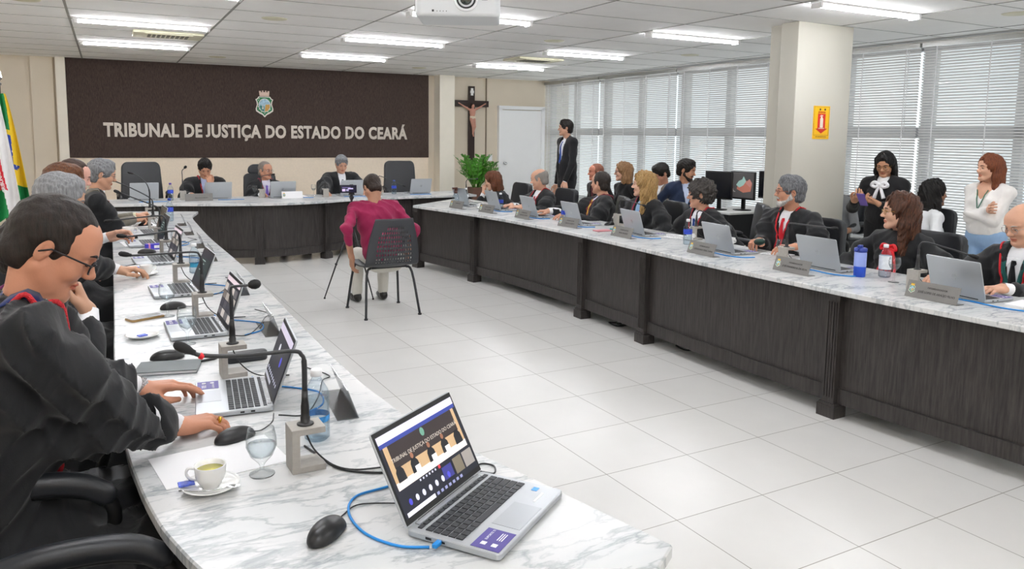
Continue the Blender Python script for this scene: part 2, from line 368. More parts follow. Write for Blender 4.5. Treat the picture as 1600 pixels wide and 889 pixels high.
# door in the back wall
d = struct(bpy.data.objects.new('door_1', None)); C.objects.link(d); 
fr = MB()
for x in (7.49, 8.46): fr.box((x, -.02, 1.09), (.07, .1, 2.18), M=BWM)
fr.box((7.975, -.02, 2.17), (1.04, .1, .07), M=BWM); fr.build('door_frame', M_door, d)
MB().box((7.975, -.01, 1.06), (.9, .05, 2.12), M=BWM).build('door_leaf', M_door, d)
h = MB(); h.lathe([(.0, 0), (.026, 0), (.026, .012), (.012, .016), (.012, .03), (.028, .045), (.03, .06), (.02, .07), (0, .072)], 20, M=BWM @ Matrix.Translation((7.6, -.035, 1.06)) @ Matrix.Rotation(pi / 2, 4, 'X'))
h.build('door_handle', M_chrome, d)
o = MB().box((7.28, -.03, 1.17), (.09, .02, .12), M=BWM).build('light_switch', M_white, bevel=.004); tag(o, 'white square wall switch beside the white door', 'switch')
# lettering
TL, TF = text_mesh('TRIBUNAL DE JUSTIÇA DO ESTADO DO CEARÁ', .3, .012, .0115, 'LEFT', 1.08)
Vn = np.array(TL); xs0, xs1 = Vn[:, 0].min(), Vn[:, 0].max(); zmin = 0.0
caph = .212; sx = (5.54 - .485) / (xs1 - xs0)
base = [v for v in TL]; hs = max(v[1] for v in base if v[0] < xs0 + .1)
par = list(range(len(TL)))
def fnd(a):
    while par[a] != a: par[a] = par[par[a]]; a = par[a]
    return a
for f in TF:
    for k in f[1:]:
        a, b2 = fnd(f[0]), fnd(k)
        if a != b2: par[a] = b2
isl = {}
for i in range(len(TL)): isl.setdefault(fnd(i), []).append(i)
groups = sorted([[min(TL[i][0] for i in g), max(TL[i][0] for i in g), g] for g in isl.values()], key=lambda g: g[0])
mer = []
for g in groups:
    if mer and g[0] < mer[-1][1] - .35 * (g[1] - g[0]): mer[-1][1] = max(mer[-1][1], g[1]); mer[-1][2] += g[2]
    else: mer.append(g)
wl_ = empty('wall_lettering', 'silver raised letters TRIBUNAL DE JUSTIÇA DO ESTADO DO CEARÁ on the dark panel', 'lettering', (0, 0, 0))
M_let = mat('brushed_metal_letters', '#c9c0b6', .45, .35, var=.04)
for g in mer:
    ids = set(g[2]); idx = {i: k for k, i in enumerate(g[2])}
    ym = min(TL[i][1] for i in g[2]); yM = max(TL[i][1] for i in g[2]); isJ = ym < -.03 and len(mer) > 8 and mer.index(g) == 10
    if isJ:
        for i in g[2]: TL[i] = (TL[i][0], -.004 + (TL[i][1] - ym) * (hs + .004) / (yM - ym), TL[i][2])
    V = [BW(.485 + (TL[i][0] - xs0) * sx, -.06 - TL[i][2], 1.528 + TL[i][1] * caph / hs) for i in g[2]]
    F = [[idx[i] for i in f] for f in TF if f[0] in ids]
    MB().add(V, F).build('letter', M_let, wl_)
# coat of arms
def emblem(M, s, parent, mats=None):
    """s = overall height"""
    P = [(-.33, .24), (.33, .24), (.40, .16), (.5, .12), (.44, .02), (.42, -.1), (.46, -.2), (.5, -.28), (.48, -.38), (.3, -.47), (.12, -.54), (0, -.64), (-.12, -.54), (-.3, -.47), (-.48, -.38), (-.5, -.28), (-.46, -.2), (-.42, -.1), (-.44, .02), (-.5, .12), (-.40, .16)]
    k = s * .9
    def pr(pts, z0, z1, m, name):
        MB().prism([(x * k * .72, y * k) for x, y in pts], z0 * s, z1 * s, M=M).build(name, m, parent)
    pr([(x * 1.06, y * 1.04 + .003) for x, y in P], 0, .02, mat('emblem_white', '#e8e4dc', .4), 'shield_border')
    pr([(x * .92, y * .92) for x, y in P], .02, .03, mat('emblem_green', '#0e7a4a', .4, var=.05), 'shield')
    ov = [(.27 * cos(a) * 1.25, -.13 + .28 * sin(a)) for a in [2 * pi * i / 28 for i in range(28)]]
    pr([(x * 1.08, -.13 + (y + .13) * 1.08) for x, y in ov], .03, .035, mat('emblem_white', '#e8e4dc', .4), 'oval_rim')
    pr(ov, .035, .04, mat('emblem_sky', '#9fc3d4', .4, var=.3, vscale=40), 'oval')
    pr([(0, -.41), (.2, -.36), (.32, -.2), (.3, -.08), (.05, -.1)], .04, .045, mat('emblem_ochre', '#c69a4a', .5, var=.2, vscale=50), 'sand')
    pr([(-.02, -.41), (-.2, -.36), (-.32, -.2), (-.28, -.14), (-.03, -.16)], .04, .045, mat('emblem_teal', '#3c7f78', .5, var=.2, vscale=50), 'sea')
    pr([(-.16, -.3), (-.06, -.3), (-.11, -.08)], .046, .05, mat('emblem_white', '#e8e4dc', .4), 'sail')
    cr = [(-.28, .27), (.28, .27), (.31, .5), (.2, .5), (.2, .44), (.13, .44), (.13, .52), (.05, .52), (.05, .45), (-.05, .45), (-.05, .52), (-.13, .52), (-.13, .44), (-.2, .44), (-.2, .5), (-.31, .5)]
    return cr, k, pr
em = empty('coat_of_arms', 'green and white state shield with mural crown above the lettering', 'emblem', (0, 0, 0))
EMM = BWM @ Matrix.Translation((2.965, -.052, 2.13)) @ Matrix.Rotation(pi / 2, 4, 'X')
cr, k_, pr = emblem(EMM, .43, em)
pr(cr, 0, .03, mat('emblem_crown', '#b9a294', .4, .3, var=.1), 'crown')
for x, y in ((-.38, -.2), (-.33, -.3), (-.2, -.42), (0, -.48), (.2, -.42), (.33, -.3), (-.36, .08), (-.3, .16)): pr([(x + .025 * cos(a), y + .02 * sin(a)) for a in [2 * pi * i / 6 for i in range(6)]], .03, .036, mat('emblem_white', '#e8e4dc', .4), 'star')

# ---------------------------------------------------------------- desks
ZT = .76
def catm(P, n=6): return [(v.x, v.y) for v in spline([(x, y, 0) for x, y in P], n)]
def slab(name, inner, outer, label):
    pts = catm(inner) + catm(outer)[::-1]
    o = MB().prism(pts, ZT - .03, ZT).build(name, M_marble, bevel=.004, seg=1); return tag(o, label, 'desk top')
LI = [(1.04, 1.165), (.975, 1.43), (.935, 1.6), (.885, 1.79), (.845, 1.95), (.815, 2.2), (.80, 2.6), (.81, 3.2), (.845, 4.2), (.868, 5.2), (.872, 6.5), (.90, 7.5), (.94, 8.3), (1.06, 8.84)]
LO = [(.45, .78), (.20, 1.42), (.128, 1.66), (.10, 1.82), (.08, 2.02), (.066, 2.3), (.068, 3.1), (.09, 3.8), (.12, 4.8), (.15, 5.8), (.19, 7.2), (.25, 8.5), (.27, 9.15)]
RI = [(3.93, -.6), (3.83, .7), (3.755, 1.9), (3.70, 2.7), (3.695, 3.9), (3.76, 5.2), (3.77, 6.2), (3.70, 7.3), (3.46, 8.7)]
RO = [(4.75, -.6), (4.68, .7), (4.6, 1.9), (4.55, 2.7), (4.54, 3.9), (4.58, 5.2), (4.58, 6.2), (4.56, 7.5), (4.50, 9.55)]
BI = [(.25, 10.02), (.6, 9.98), (.94, 9.89), (1.25, 9.76), (1.66, 9.62), (2.09, 9.55), (2.59, 9.64), (3.07, 9.84), (3.53, 9.92), (4.4, 9.97), (4.95, 9.97)]
BO = [(.25, 10.78), (1.25, 10.76), (2.1, 10.74), (3.0, 10.76), (4.4, 10.78), (4.95, 10.78)]
slab('marble_desk_top', LI, LO, 'long white marble top of the left desk, crowded with laptops and microphones')
slab('marble_desk_top', RI, RO, 'long white marble top of the right desk facing the centre of the room')
slab('marble_desk_top', BI, BO, 'curved white marble top of the head desk under the dark panel')
def along(P, s):
    Q = [Vector((x, y, 0)) for x, y in catm(P, 10)]; d = 0
    for a, b in zip(Q, Q[1:]):
        l = (b - a).length
        if d + l >= s: return a + (b - a) * ((s - d) / l), (b - a).normalized()
        d += l
    return Q[-1], (Q[-1] - Q[-2]).normalized()
def desk_front(P, posts, side, name, label, foot_z=.0, inset=.1, ends=True):
    """P = edge of the slab; panels follow it set back by inset, posts at the given arc positions"""
    root = empty(name, label, 'desk')
    pts = [Vector((x, y, 0)) for x, y in catm(P, 5)]
    n = [];
    for i in range(len(pts)):
        t = (pts[min(i + 1, len(pts) - 1)] - pts[max(i - 1, 0)]).normalized(); n.append(Vector((t.y, -t.x, 0)) * side)
    cut = []
    for q in posts:      # nearest index
        cut.append(min(range(len(pts)), key=lambda i: (pts[i] - Vector((q[0], q[1], 0))).length))
    cut = sorted(set(cut)); segs = list(zip([0] + cut, cut + [len(pts) - 1]))
    for a, b in segs:
        if b - a < 1: continue
        A = [pts[i] + n[i] * inset for i in range(a, b + 1)]; B = [pts[i] + n[i] * (inset + .02) for i in range(a, b + 1)]
        ring = [(v.x, v.y) for v in A] + [(v.x, v.y) for v in B[::-1]]
        MB().prism(ring, .17, ZT - .03).build('front_panel', M_desk, root)
        A = [pts[i] + n[i] * (inset - .018) for i in range(a, b + 1)]; B = [pts[i] + n[i] * (inset + .012) for i in range(a, b + 1)]
        ring = [(v.x, v.y) for v in A] + [(v.x, v.y) for v in B[::-1]]
        MB().prism(ring, .085, .175).build('kick_rail', M_desk, root)
    for i in cut:
        p = pts[i] + n[i] * (inset - .01); a = math.atan2(n[i].y, n[i].x)
        Mx = Matrix.Translation(p) @ Matrix.Rotation(a, 4, 'Z')
        m = MB().box((0, 0, .395), (.075, .085, .67), M=Mx)
        for k in range(4): m.box((-.039, -.027 + k * .018, .4), (.008, .009, .56), M=Mx)
        m.box((0, 0, .035), (.105, .12, .07), M=Mx).box((0, 0, .075), (.092, .105, .02), M=Mx).box((-.0, 0, .71), (.09, .1, .04), M=Mx)
        m.build('post', M_desk, root)
    # rear supports so the slab rests on the ground
    return root
dk = desk_front(RI, [(3.80, .95), (3.70, 2.86), (3.72, 4.70), (3.78, 5.68), (3.74, 7.46), (3.5, 8.9)], 1, 'desk_body', 'charcoal wood grain body of the right desk with fluted posts', inset=.085)
for y in (.2, 2.9, 4.65, 7.35, 8.6): MB().box((4.25, y, .365), (.5, .03, .73)).build('side_support', M_desk, dk)
dk = desk_front(LI, [(.95, 1.5), (.80, 2.6), (.845, 4.2), (.87, 5.8), (.92, 7.8)], -1, 'desk_body', 'charcoal wood grain body of the left desk seen past its marble edge', inset=.12)
for y in (1.5, 3.0, 4.9, 6.9, 8.4): MB().box((.55, y, .365), (.3, .03, .73)).build('side_support', M_desk, dk)
dk = desk_front(BI, [(.8, 9.93), (1.86, 9.6), (2.75, 9.7), (4.0, 9.95)], -1, 'desk_body', 'charcoal wood grain body of the head desk behind the seated man', inset=.16)
for x in (.45, 1.5, 2.6, 3.7, 4.8): MB().box((x, 10.42, .365), (.03, .45, .73)).build('side_support', M_desk, dk)
# far end panel of the right desk
# ---------------------------------------------------------------- organic surfaces: distance fields meshed with surface nets
class Fld:
    def __init__(s, lo, hi, h):
        s.lo = np.array(lo, float); s.h = h; s.n = [max(4, int(math.ceil((hi[i] - lo[i]) / h)) + 1) for i in range(3)]
        s.A = np.full(s.n, 1.0, np.float32); s.ax = [s.lo[i] + h * np.arange(s.n[i]) for i in range(3)]
    def reg(s, c, rad, m):
        sl = []
        for i in range(3):
            r = rad[i] if hasattr(rad, '__len__') else rad
            a = int(max(0, math.floor((c[i] - r - m - s.lo[i]) / s.h))); b = int(min(s.n[i], math.ceil((c[i] + r + m - s.lo[i]) / s.h) + 1))
            if b <= a: return None, None
            sl.append(slice(a, b))
        x = s.ax[0][sl[0]][:, None, None]; y = s.ax[1][sl[1]][None, :, None]; z = s.ax[2][sl[2]][None, None, :]
        return tuple(sl), (x, y, z)
    def op(s, sl, d, k, mode):
        a = s.A[sl]
        if mode == 'u':
            if k <= 0: r = np.minimum(a, d)
            else:
                t = np.clip(.5 + .5 * (d - a) / k, 0, 1); r = d * (1 - t) + a * t - k * t * (1 - t)
        else:
            d = -d
            if k <= 0: r = np.maximum(a, d)
            else:
                t = np.clip(.5 - .5 * (d - a) / k, 0, 1); r = d * (1 - t) + a * t + k * t * (1 - t)
        s.A[sl] = r
    def cap(s, a, b, ra, rb=None, k=.02, mode='u'):
        rb = ra if rb is None else rb; a = np.array(a, float); b = np.array(b, float)
        c = (a + b) / 2; rad = np.abs(b - a) / 2 + max(ra, rb)
        sl, P = s.reg(c, rad, k + 3 * s.h)
        if sl is None: return s
        ab = b - a; L = max(1e-12, ab @ ab)
        t = np.clip(((P[0] - a[0]) * ab[0] + (P[1] - a[1]) * ab[1] + (P[2] - a[2]) * ab[2]) / L, 0, 1)
        d = np.sqrt((P[0] - a[0] - t * ab[0]) ** 2 + (P[1] - a[1] - t * ab[1]) ** 2 + (P[2] - a[2] - t * ab[2]) ** 2) - (ra + (rb - ra) * t)
        s.op(sl, d, k, mode); return s
    def ell(s, c, r, k=.02, mode='u', R=None):
        c = np.array(c, float); mx = max(r)
        sl, P = s.reg(c, r if R is None else mx, k + 3 * s.h)
        if sl is None: return s
        q = [P[i] - c[i] for i in range(3)]
        if R is not None: q = [q[0] * R[0][j] + q[1] * R[1][j] + q[2] * R[2][j] for j in range(3)]
        k0 = np.sqrt((q[0] / r[0]) ** 2 + (q[1] / r[1]) ** 2 + (q[2] / r[2]) ** 2)
        k1 = np.sqrt((q[0] / r[0] ** 2) ** 2 + (q[1] / r[1] ** 2) ** 2 + (q[2] / r[2] ** 2) ** 2) + 1e-9
        s.op(sl, k0 * (k0 - 1) / k1, k, mode); return s
    def full(s): return s.ax[0][:, None, None], s.ax[1][None, :, None], s.ax[2][None, None, :]
    def func(s, fn, k=.01, mode='u'):
        x, y, z = s.full(); d = fn(x, y, z) + np.zeros(s.n, np.float32); s.op((slice(None),) * 3, d, k, mode); return s
    def displace(s, fn):
        x, y, z = s.full(); s.A = s.A + fn(x, y, z) * (np.abs(s.A) < .08); return s
    def at(s, p):
        i = [int(round((p[j] - s.lo[j]) / s.h)) for j in range(3)]
        if any(i[j] < 0 or i[j] >= s.n[j] for j in range(3)): return 1.0
        return float(s.A[i[0], i[1], i[2]])
    def mesh(s):
        A = s.A.copy(); A[0] = A[-1] = 1; A[:, 0] = 1; A[:, -1] = 1; A[:, :, 0] = 1; A[:, :, -1] = 1
        S = A < 0
        cs = [(i, j, k) for i in (0, 1) for j in (0, 1) for k in (0, 1)]
        def sub(M, c): return M[c[0]:M.shape[0] - 1 + c[0], c[1]:M.shape[1] - 1 + c[1], c[2]:M.shape[2] - 1 + c[2]]
        cnt = sum(sub(S, c).astype(np.int8) for c in cs)
        act = (cnt > 0) & (cnt < 8); I = np.argwhere(act); M = len(I)
        if M == 0: return [], []
        v = np.stack([A[I[:, 0] + c[0], I[:, 1] + c[1], I[:, 2] + c[2]] for c in cs], 1)
        acc = np.zeros((M, 3)); n = np.zeros(M)
        for a in range(8):
            for b in range(a + 1, 8):
                ca, cb = np.array(cs[a]), np.array(cs[b])
                if np.abs(ca - cb).sum() != 1: continue
                m = (v[:, a] < 0) != (v[:, b] < 0); t = v[m, a] / (v[m, a] - v[m, b])
                acc[m] += ca + t[:, None] * (cb - ca); n[m] += 1
        V = (I + acc / n[:, None]) * s.h + s.lo
        idx = np.full(act.shape, -1, np.int64); idx[act] = np.arange(M)
        Q = []
        for ax in range(3):
            o = [0, 1, 2]; o.remove(ax); u, w = o
            sa = [slice(None)] * 3; sb = [slice(None)] * 3; sa[ax] = slice(0, -1); sb[ax] = slice(1, None)
            a_, b_ = S[tuple(sa)], S[tuple(sb)]
            E = np.argwhere(a_ != b_); E = E[(E[:, u] > 0) & (E[:, w] > 0) & (E[:, u] < A.shape[u] - 1) & (E[:, w] < A.shape[w] - 1)]
            if not len(E): continue
            ins = a_[E[:, 0], E[:, 1], E[:, 2]]
            def g(du, dw):
                e = E.copy(); e[:, u] += du; e[:, w] += dw; return idx[e[:, 0], e[:, 1], e[:, 2]]
            q = np.stack([g(-1, -1), g(0, -1), g(0, 0), g(-1, 0)], 1)
            flip = ins if ax != 1 else ~ins
            q[~flip] = q[~flip][:, ::-1]; Q.append(q)
        return V, np.concatenate(Q)
def mk(name, parts, mats, parent=None, fn_mi=None):
    """parts: list of (V, Q, M, mi) -> one mesh object"""
    Vs = []; Qs = []; mi = []; o = 0
    for V, Q, M, m in parts:
        V = np.asarray(V, float); Q = np.asarray(Q)
        if len(V) == 0: continue
        if M is not None: Mn = np.array(M); V = V @ Mn[:3, :3].T + Mn[:3, 3]
        Vs.append(V); Qs.append(Q + o); o += len(V); mi.append(np.full(len(Q), 0, int) if callable(m) else np.full(len(Q), m, int))
    V = np.concatenate(Vs); Q = np.concatenate(Qs); mi = np.concatenate(mi)
    me = bpy.data.meshes.new(name)
    me.vertices.add(len(V)); me.vertices.foreach_set('co', V.astype(np.float32).ravel())
    me.loops.add(len(Q) * 4); me.loops.foreach_set('vertex_index', Q.astype(np.int32).ravel())
    me.polygons.add(len(Q)); me.polygons.foreach_set('loop_start', np.arange(0, len(Q) * 4, 4, dtype=np.int32))
    try: me.polygons.foreach_set('loop_total', np.full(len(Q), 4, np.int32))
    except Exception: pass
    for m in (mats if isinstance(mats, (list, tuple)) else [mats]): me.materials.append(m)
    me.polygons.foreach_set('material_index', mi.astype(np.int32))
    me.polygons.foreach_set('use_smooth', np.ones(len(Q), bool)); me.update(calc_edges=True); me.validate()
    ob = bpy.data.objects.new(name, me); link(ob, parent); return ob
def V3(*a): return np.array(a, float)
def nrm(v): v = np.array(v, float); return v / max(1e-9, np.linalg.norm(v))

def skin_mat(c):
    c = '#%02x%02x%02x' % tuple(int(a * .80 + b * .20) for a, b in zip([int(c.lstrip('#')[i:i + 2], 16) for i in (0, 2, 4)], (222, 196, 184)))
    return mat('skin_' + c.strip('#'), c, .5, var=.05, vscale=25, bump=.06, bscale=160, spec=.4)
def hair_mat(c, c2=None):
    nm = 'hair_' + c.strip('#') + (c2 or '').strip('#')
    if nm in MATS: return MATS[nm]
    m = grain_mat(nm, c, c2 or c, 130, (1, 1, .14), .5, .5, .3); return m
def fabric(c, kind='fabric'):
    nm = kind + '_' + c.strip('#')
    if nm in MATS: return MATS[nm]
    m = mat(nm, c, .8, var=.08, vscale=5, sheen=.12, spec=.3); n = m.node_tree.nodes; l = m.node_tree.links; b = n['Principled BSDF']
    tc = n.new('ShaderNodeTexCoord'); mp = n.new('ShaderNodeMapping'); mp.inputs['Scale'].default_value = (1, 1, .45); l.new(tc.outputs['Object'], mp.inputs['Vector'])
    prev = None
    for sc_, st_, ds_, di_ in ((5, .28, .05, 1.2), (14, .12, .02, .6), (300, .15, .004, 0)):
        if kind == 'silk' and sc_ < 100: continue
        t = n.new('ShaderNodeTexNoise'); t.inputs['Scale'].default_value = sc_; t.inputs['Detail'].default_value = 2.5; t.inputs['Distortion'].default_value = di_
        s_ = n.new('ShaderNodeMath'); s_.operation = 'SUBTRACT'; s_.inputs[1].default_value = .5; a_ = n.new('ShaderNodeMath'); a_.operation = 'ABSOLUTE'
        q = n.new('ShaderNodeBump'); q.inputs['Strength'].default_value = st_; q.inputs['Distance'].default_value = ds_; q.invert = True
        l.new(mp.outputs[0], t.inputs['Vector']); l.new(t.outputs['Fac'], s_.inputs[0]); l.new(s_.outputs[0], a_.inputs[0]); l.new(a_.outputs[0], q.inputs['Height'])
        if prev: l.new(prev.outputs[0], q.inputs['Normal'])
        prev = q
    l.new(prev.outputs[0], b.inputs['Normal']); return m

def head_field(h, neck, jaw=1., fem=False, open_=0):
    lo = [-.12, -.15, -.26]; hi = [.12, .14, .15]
    for i in range(3): lo[i] = min(lo[i], neck[i] - .08); hi[i] = max(hi[i], neck[i] + .08)
    F = Fld(lo, hi, h); j = jaw
    F.ell((0, -.018, .035), (.075, .096, .084), .02)
    F.ell((0, .022, -.02), (.060, .066, .082), .03)
    F.ell((0, .04, .045), (.060, .046, .046), .03)
    for s in (-1, 1):
        F.cap((s * .052 * j, -.005, -.045), (s * .018, .062, -.092), .022, .02, .025)
        F.ell((s * .036, .058, -.026), (.026, .024, .026), .02)
        F.cap((s * .012, .086, .024), (s * .044, .068, .026), .009, .008, .014)
    F.ell((0, .07, -.096), (.021, .018, .017), .018)
    F.cap((0, -.012, -.07), neck, .052 if not fem else .045, .062 if not fem else .052, .03)
    for s in (-1, 1): F.ell((s * .031, .094, .004), (.017, .015, .013), .012, 's')
    F.cap((0, .082, .014), (0, .102, -.022), .0085, .0105, .013)
    F.ell((0, .105, -.0255), (.012, .0105, .009), .009)
    for s in (-1, 1): F.ell((s * .0115, .096, -.029), (.0085, .010, .0075), .006)
    for s in (-1, 1): F.ell((s * .007, .099, -.0375), (.0035, .005, .004), .003, 's')
    F.ell((0, .079, -.057), (.023, .0145, .0058), .006); F.ell((0, .077, -.0685), (.020, .0145, .0068), .006)
    F.cap((-.021, .093, -.0625), (.021, .093, -.0625), .0022, .0022, .003, 's')
    F.ell((0, .088, -.079), (.016, .006, .004), .008, 's')
    for s in (-1, 1):
        F.ell((s * .031, .073, .005), (.0148, .0122, .0112), .004)   # lids
        # ear: helix rim, lobe, concha
        Re = Matrix.Rotation(s * .35, 3, 'Z') @ Matrix.Rotation(-.2, 3, 'X'); Re = np.array(Re)
        F.ell((s * .078, -.013, -.003), (.0072, .0165, .028), .006, R=Re)
        F.ell((s * .0875, -.009, .004), (.0085, .0105, .0175), .003, 's', R=Re)
        F.ell((s * .077, -.004, -.004), (.006, .006, .008), .005)
    return F

def hair_field(h, style):
    H = dict(r=(.0, 0, 0), amp=.0025, back=-.06); z0 = -.45 if style in ('long', 'bob', 'longwavy') else -.16
    F = Fld((-.17, -.2, z0), (.17, .15, .17), h)
    g = {'short': .008, 'full': .016, 'receding': .006, 'fringe': .006, 'curly': .03, 'long': .016, 'longwavy': .02, 'bob': .016, 'buzz': .004}[style]
    F.ell((0, -.018, .036), (.075 + g, .096 + g, .085 + g), .01)
    if style in ('full', 'short'): F.ell((0, .03, .095), (.06, .05, .03 + g * .6), .02)
    F.ell((0, -.055, -.035), (.062 + g * .6, .05 + g * .8, .06), .02)
    for s in (-1, 1): F.cap((s * .069, .018, .02), (s * .068, .014, -.02), .008 + g * .5, .005, .012)
    # open the face and the neck
    F.ell((0, .125, -.045), (.082, .105, .115) if style != 'fringe' else (.09, .11, .12), .012, 's')
    F.ell((0, .075, -.10), (.1, .10, .075), .012, 's')
    F.ell((0, -.02, -.125), (.1, .1, .055), .012, 's')
    for s in (-1, 1): F.ell((s * .086, -.008, -.004), (.016, .026, .030), .006, 's')
    if style in ('short', 'full', 'receding', 'buzz'):
        for s in (-1, 1): F.ell((s * .088, .030, -.050), (.034, .050, .045), .010, 's')
    if style == 'fringe': F.ell((0, .035, .125), (.1, .14, .095), .012, 's')
    if style == 'receding':
        F.ell((0, .13, .06), (.07, .065, .06), .012, 's')
        for s in (-1, 1): F.ell((s * .05, .09, .08), (.03, .05, .035), .012, 's')
    if style in ('long', 'longwavy', 'bob'):
        L = {'long': -.33, 'longwavy': -.27, 'bob': -.13}[style]; w = 1.0 if style != 'longwavy' else 1.25
        for s in (-1, 1):
            F.cap((s * .072, -.01, .05), (s * .080, -.015, -.08), .026, .03 * w, .02)
            F.cap((s * .080, -.015, -.08), (s * .083, -.01, L), .03 * w, .022 * w, .03)
            F.cap((s * .05, -.07, .0), (s * .06, -.075, L), .05, .036 * w, .03)
        F.cap((0, -.08, .03), (0, -.085, L), .055, .045 * w, .03)
        F.cap((0, .02, .105), (0, -.08, .07), .035, .04, .02)
        for s in (-1, 1): F.cap((s * .01, .072, .093), (s * .072, .03, .02), .016, .018, .012)
        F.ell((0, .12, -.02), (.062, .085, .105), .008, 's')
        F.cap((0, .0, -.05), (0, -.01, -.5), .045, .07, .01, 's')
    a = {'curly': .009, 'longwavy': .007, 'long': .004, 'bob': .004, 'full': .0028, 'short': .002}.get(style, .0015)
    if style in ('long', 'longwavy', 'bob'):
        F.displace(lambda x, y, z: a * (np.sin(95 * x + 5 * np.sin(22 * z + 60 * y)) * np.cos(80 * y + 3 * np.sin(18 * z))))
    else:
        F.displace(lambda x, y, z: a * (np.sin(120 * x + 3 * np.sin(40 * z)) * np.sin(90 * y + 40 * z + 2 * np.sin(50 * x)) + .5 * np.sin(200 * x + 90 * y) * np.sin(170 * z)))
    return F

CURL = {'flat': (.08, .12, .1), 'relax': (.35, .45, .3), 'type': (.38, .55, .35), 'fist': (1.25, 1.45, .9), 'hold': (.6, .85, .5), 'tight': (.95, 1.1, .7)}
def hand_field(h, s, curl, fore, spread=1., thumb=.0):
    """s=+1: thumb towards +x (left hand, palm down, fingers +y)"""
    F = Fld((-.13, -.16, -.14), (.13, .22, .12), h)
    kn = [(s * .029, .090, .0), (s * .0095, .095, .003), (-s * .0105, .090, .001), (-s * .029, .080, -.003)]
    ln = [(.043, .026, .021), (.047, .030, .022), (.043, .028, .022), (.034, .021, .019)]
    rd = [.0098, .0100, .0093, .0084]
    for i, k in enumerate(kn): F.cap((k[0] * .55, .004, -.002), k, .0165, .0118, .010)
    F.ell((s * .026, .035, -.014), (.018, .034, .014), .012); F.ell((-s * .024, .03, -.011), (.014, .034, .013), .012)
    fore = nrm(fore); F.cap((0, .002, 0), V3(0, 0, 0) + fore * .12, .0245, .031, .02)
    tips = []
    for i, k in enumerate(kn):
        c = curl[i] if isinstance(curl, list) else CURL[curl]; p = V3(*k); a = 0; sp = (1.5 - i) * .09 * s * spread
        for q in range(3):
            a += c[q]; d = V3(sin(sp) * cos(a), cos(sp) * cos(a), -sin(a)); e = p + d * ln[i][q]
            r0 = rd[i] * (1 - .08 * q); F.cap(p, e, r0, r0 * .93 if q < 2 else r0 * .82, .0028 if q else .006); p = e
        tips.append(p)
    b = V3(s * .024, .018, -.008); m = b + V3(s * (.030 - thumb * .014), .032, -.010 - thumb * .012); m2 = m + V3(s * (.014 - thumb * .028), .031, -.004 - thumb * .010); t = m2 + V3(s * (.001 - thumb * .02), .026, -.002 - thumb * .004)
    F.cap(b, m, .0165, .0135, .012); F.cap(m, m2, .0125, .0112, .004); F.cap(m2, t, .0110, .0085, .003)
    return F, tips

def frame(y, zhint):
    y = nrm(y); z = np.array(zhint, float); z = nrm(z - y * (z @ y)); x = np.cross(y, z)
    return np.stack([x, y, z], 1)
def ik(S, Wt, a, b, pole):
    d = Wt - S; L = np.linalg.norm(d)
    if L > (a + b) * .985: k = L / ((a + b) * .985); a *= k; b *= k
    u = d / L; x = (a * a - b * b + L * L) / (2 * L); y = math.sqrt(max(1e-6, a * a - x * x))
    p = np.array(pole, float); p = nrm(p - u * (p @ u)); return S + u * x + p * y

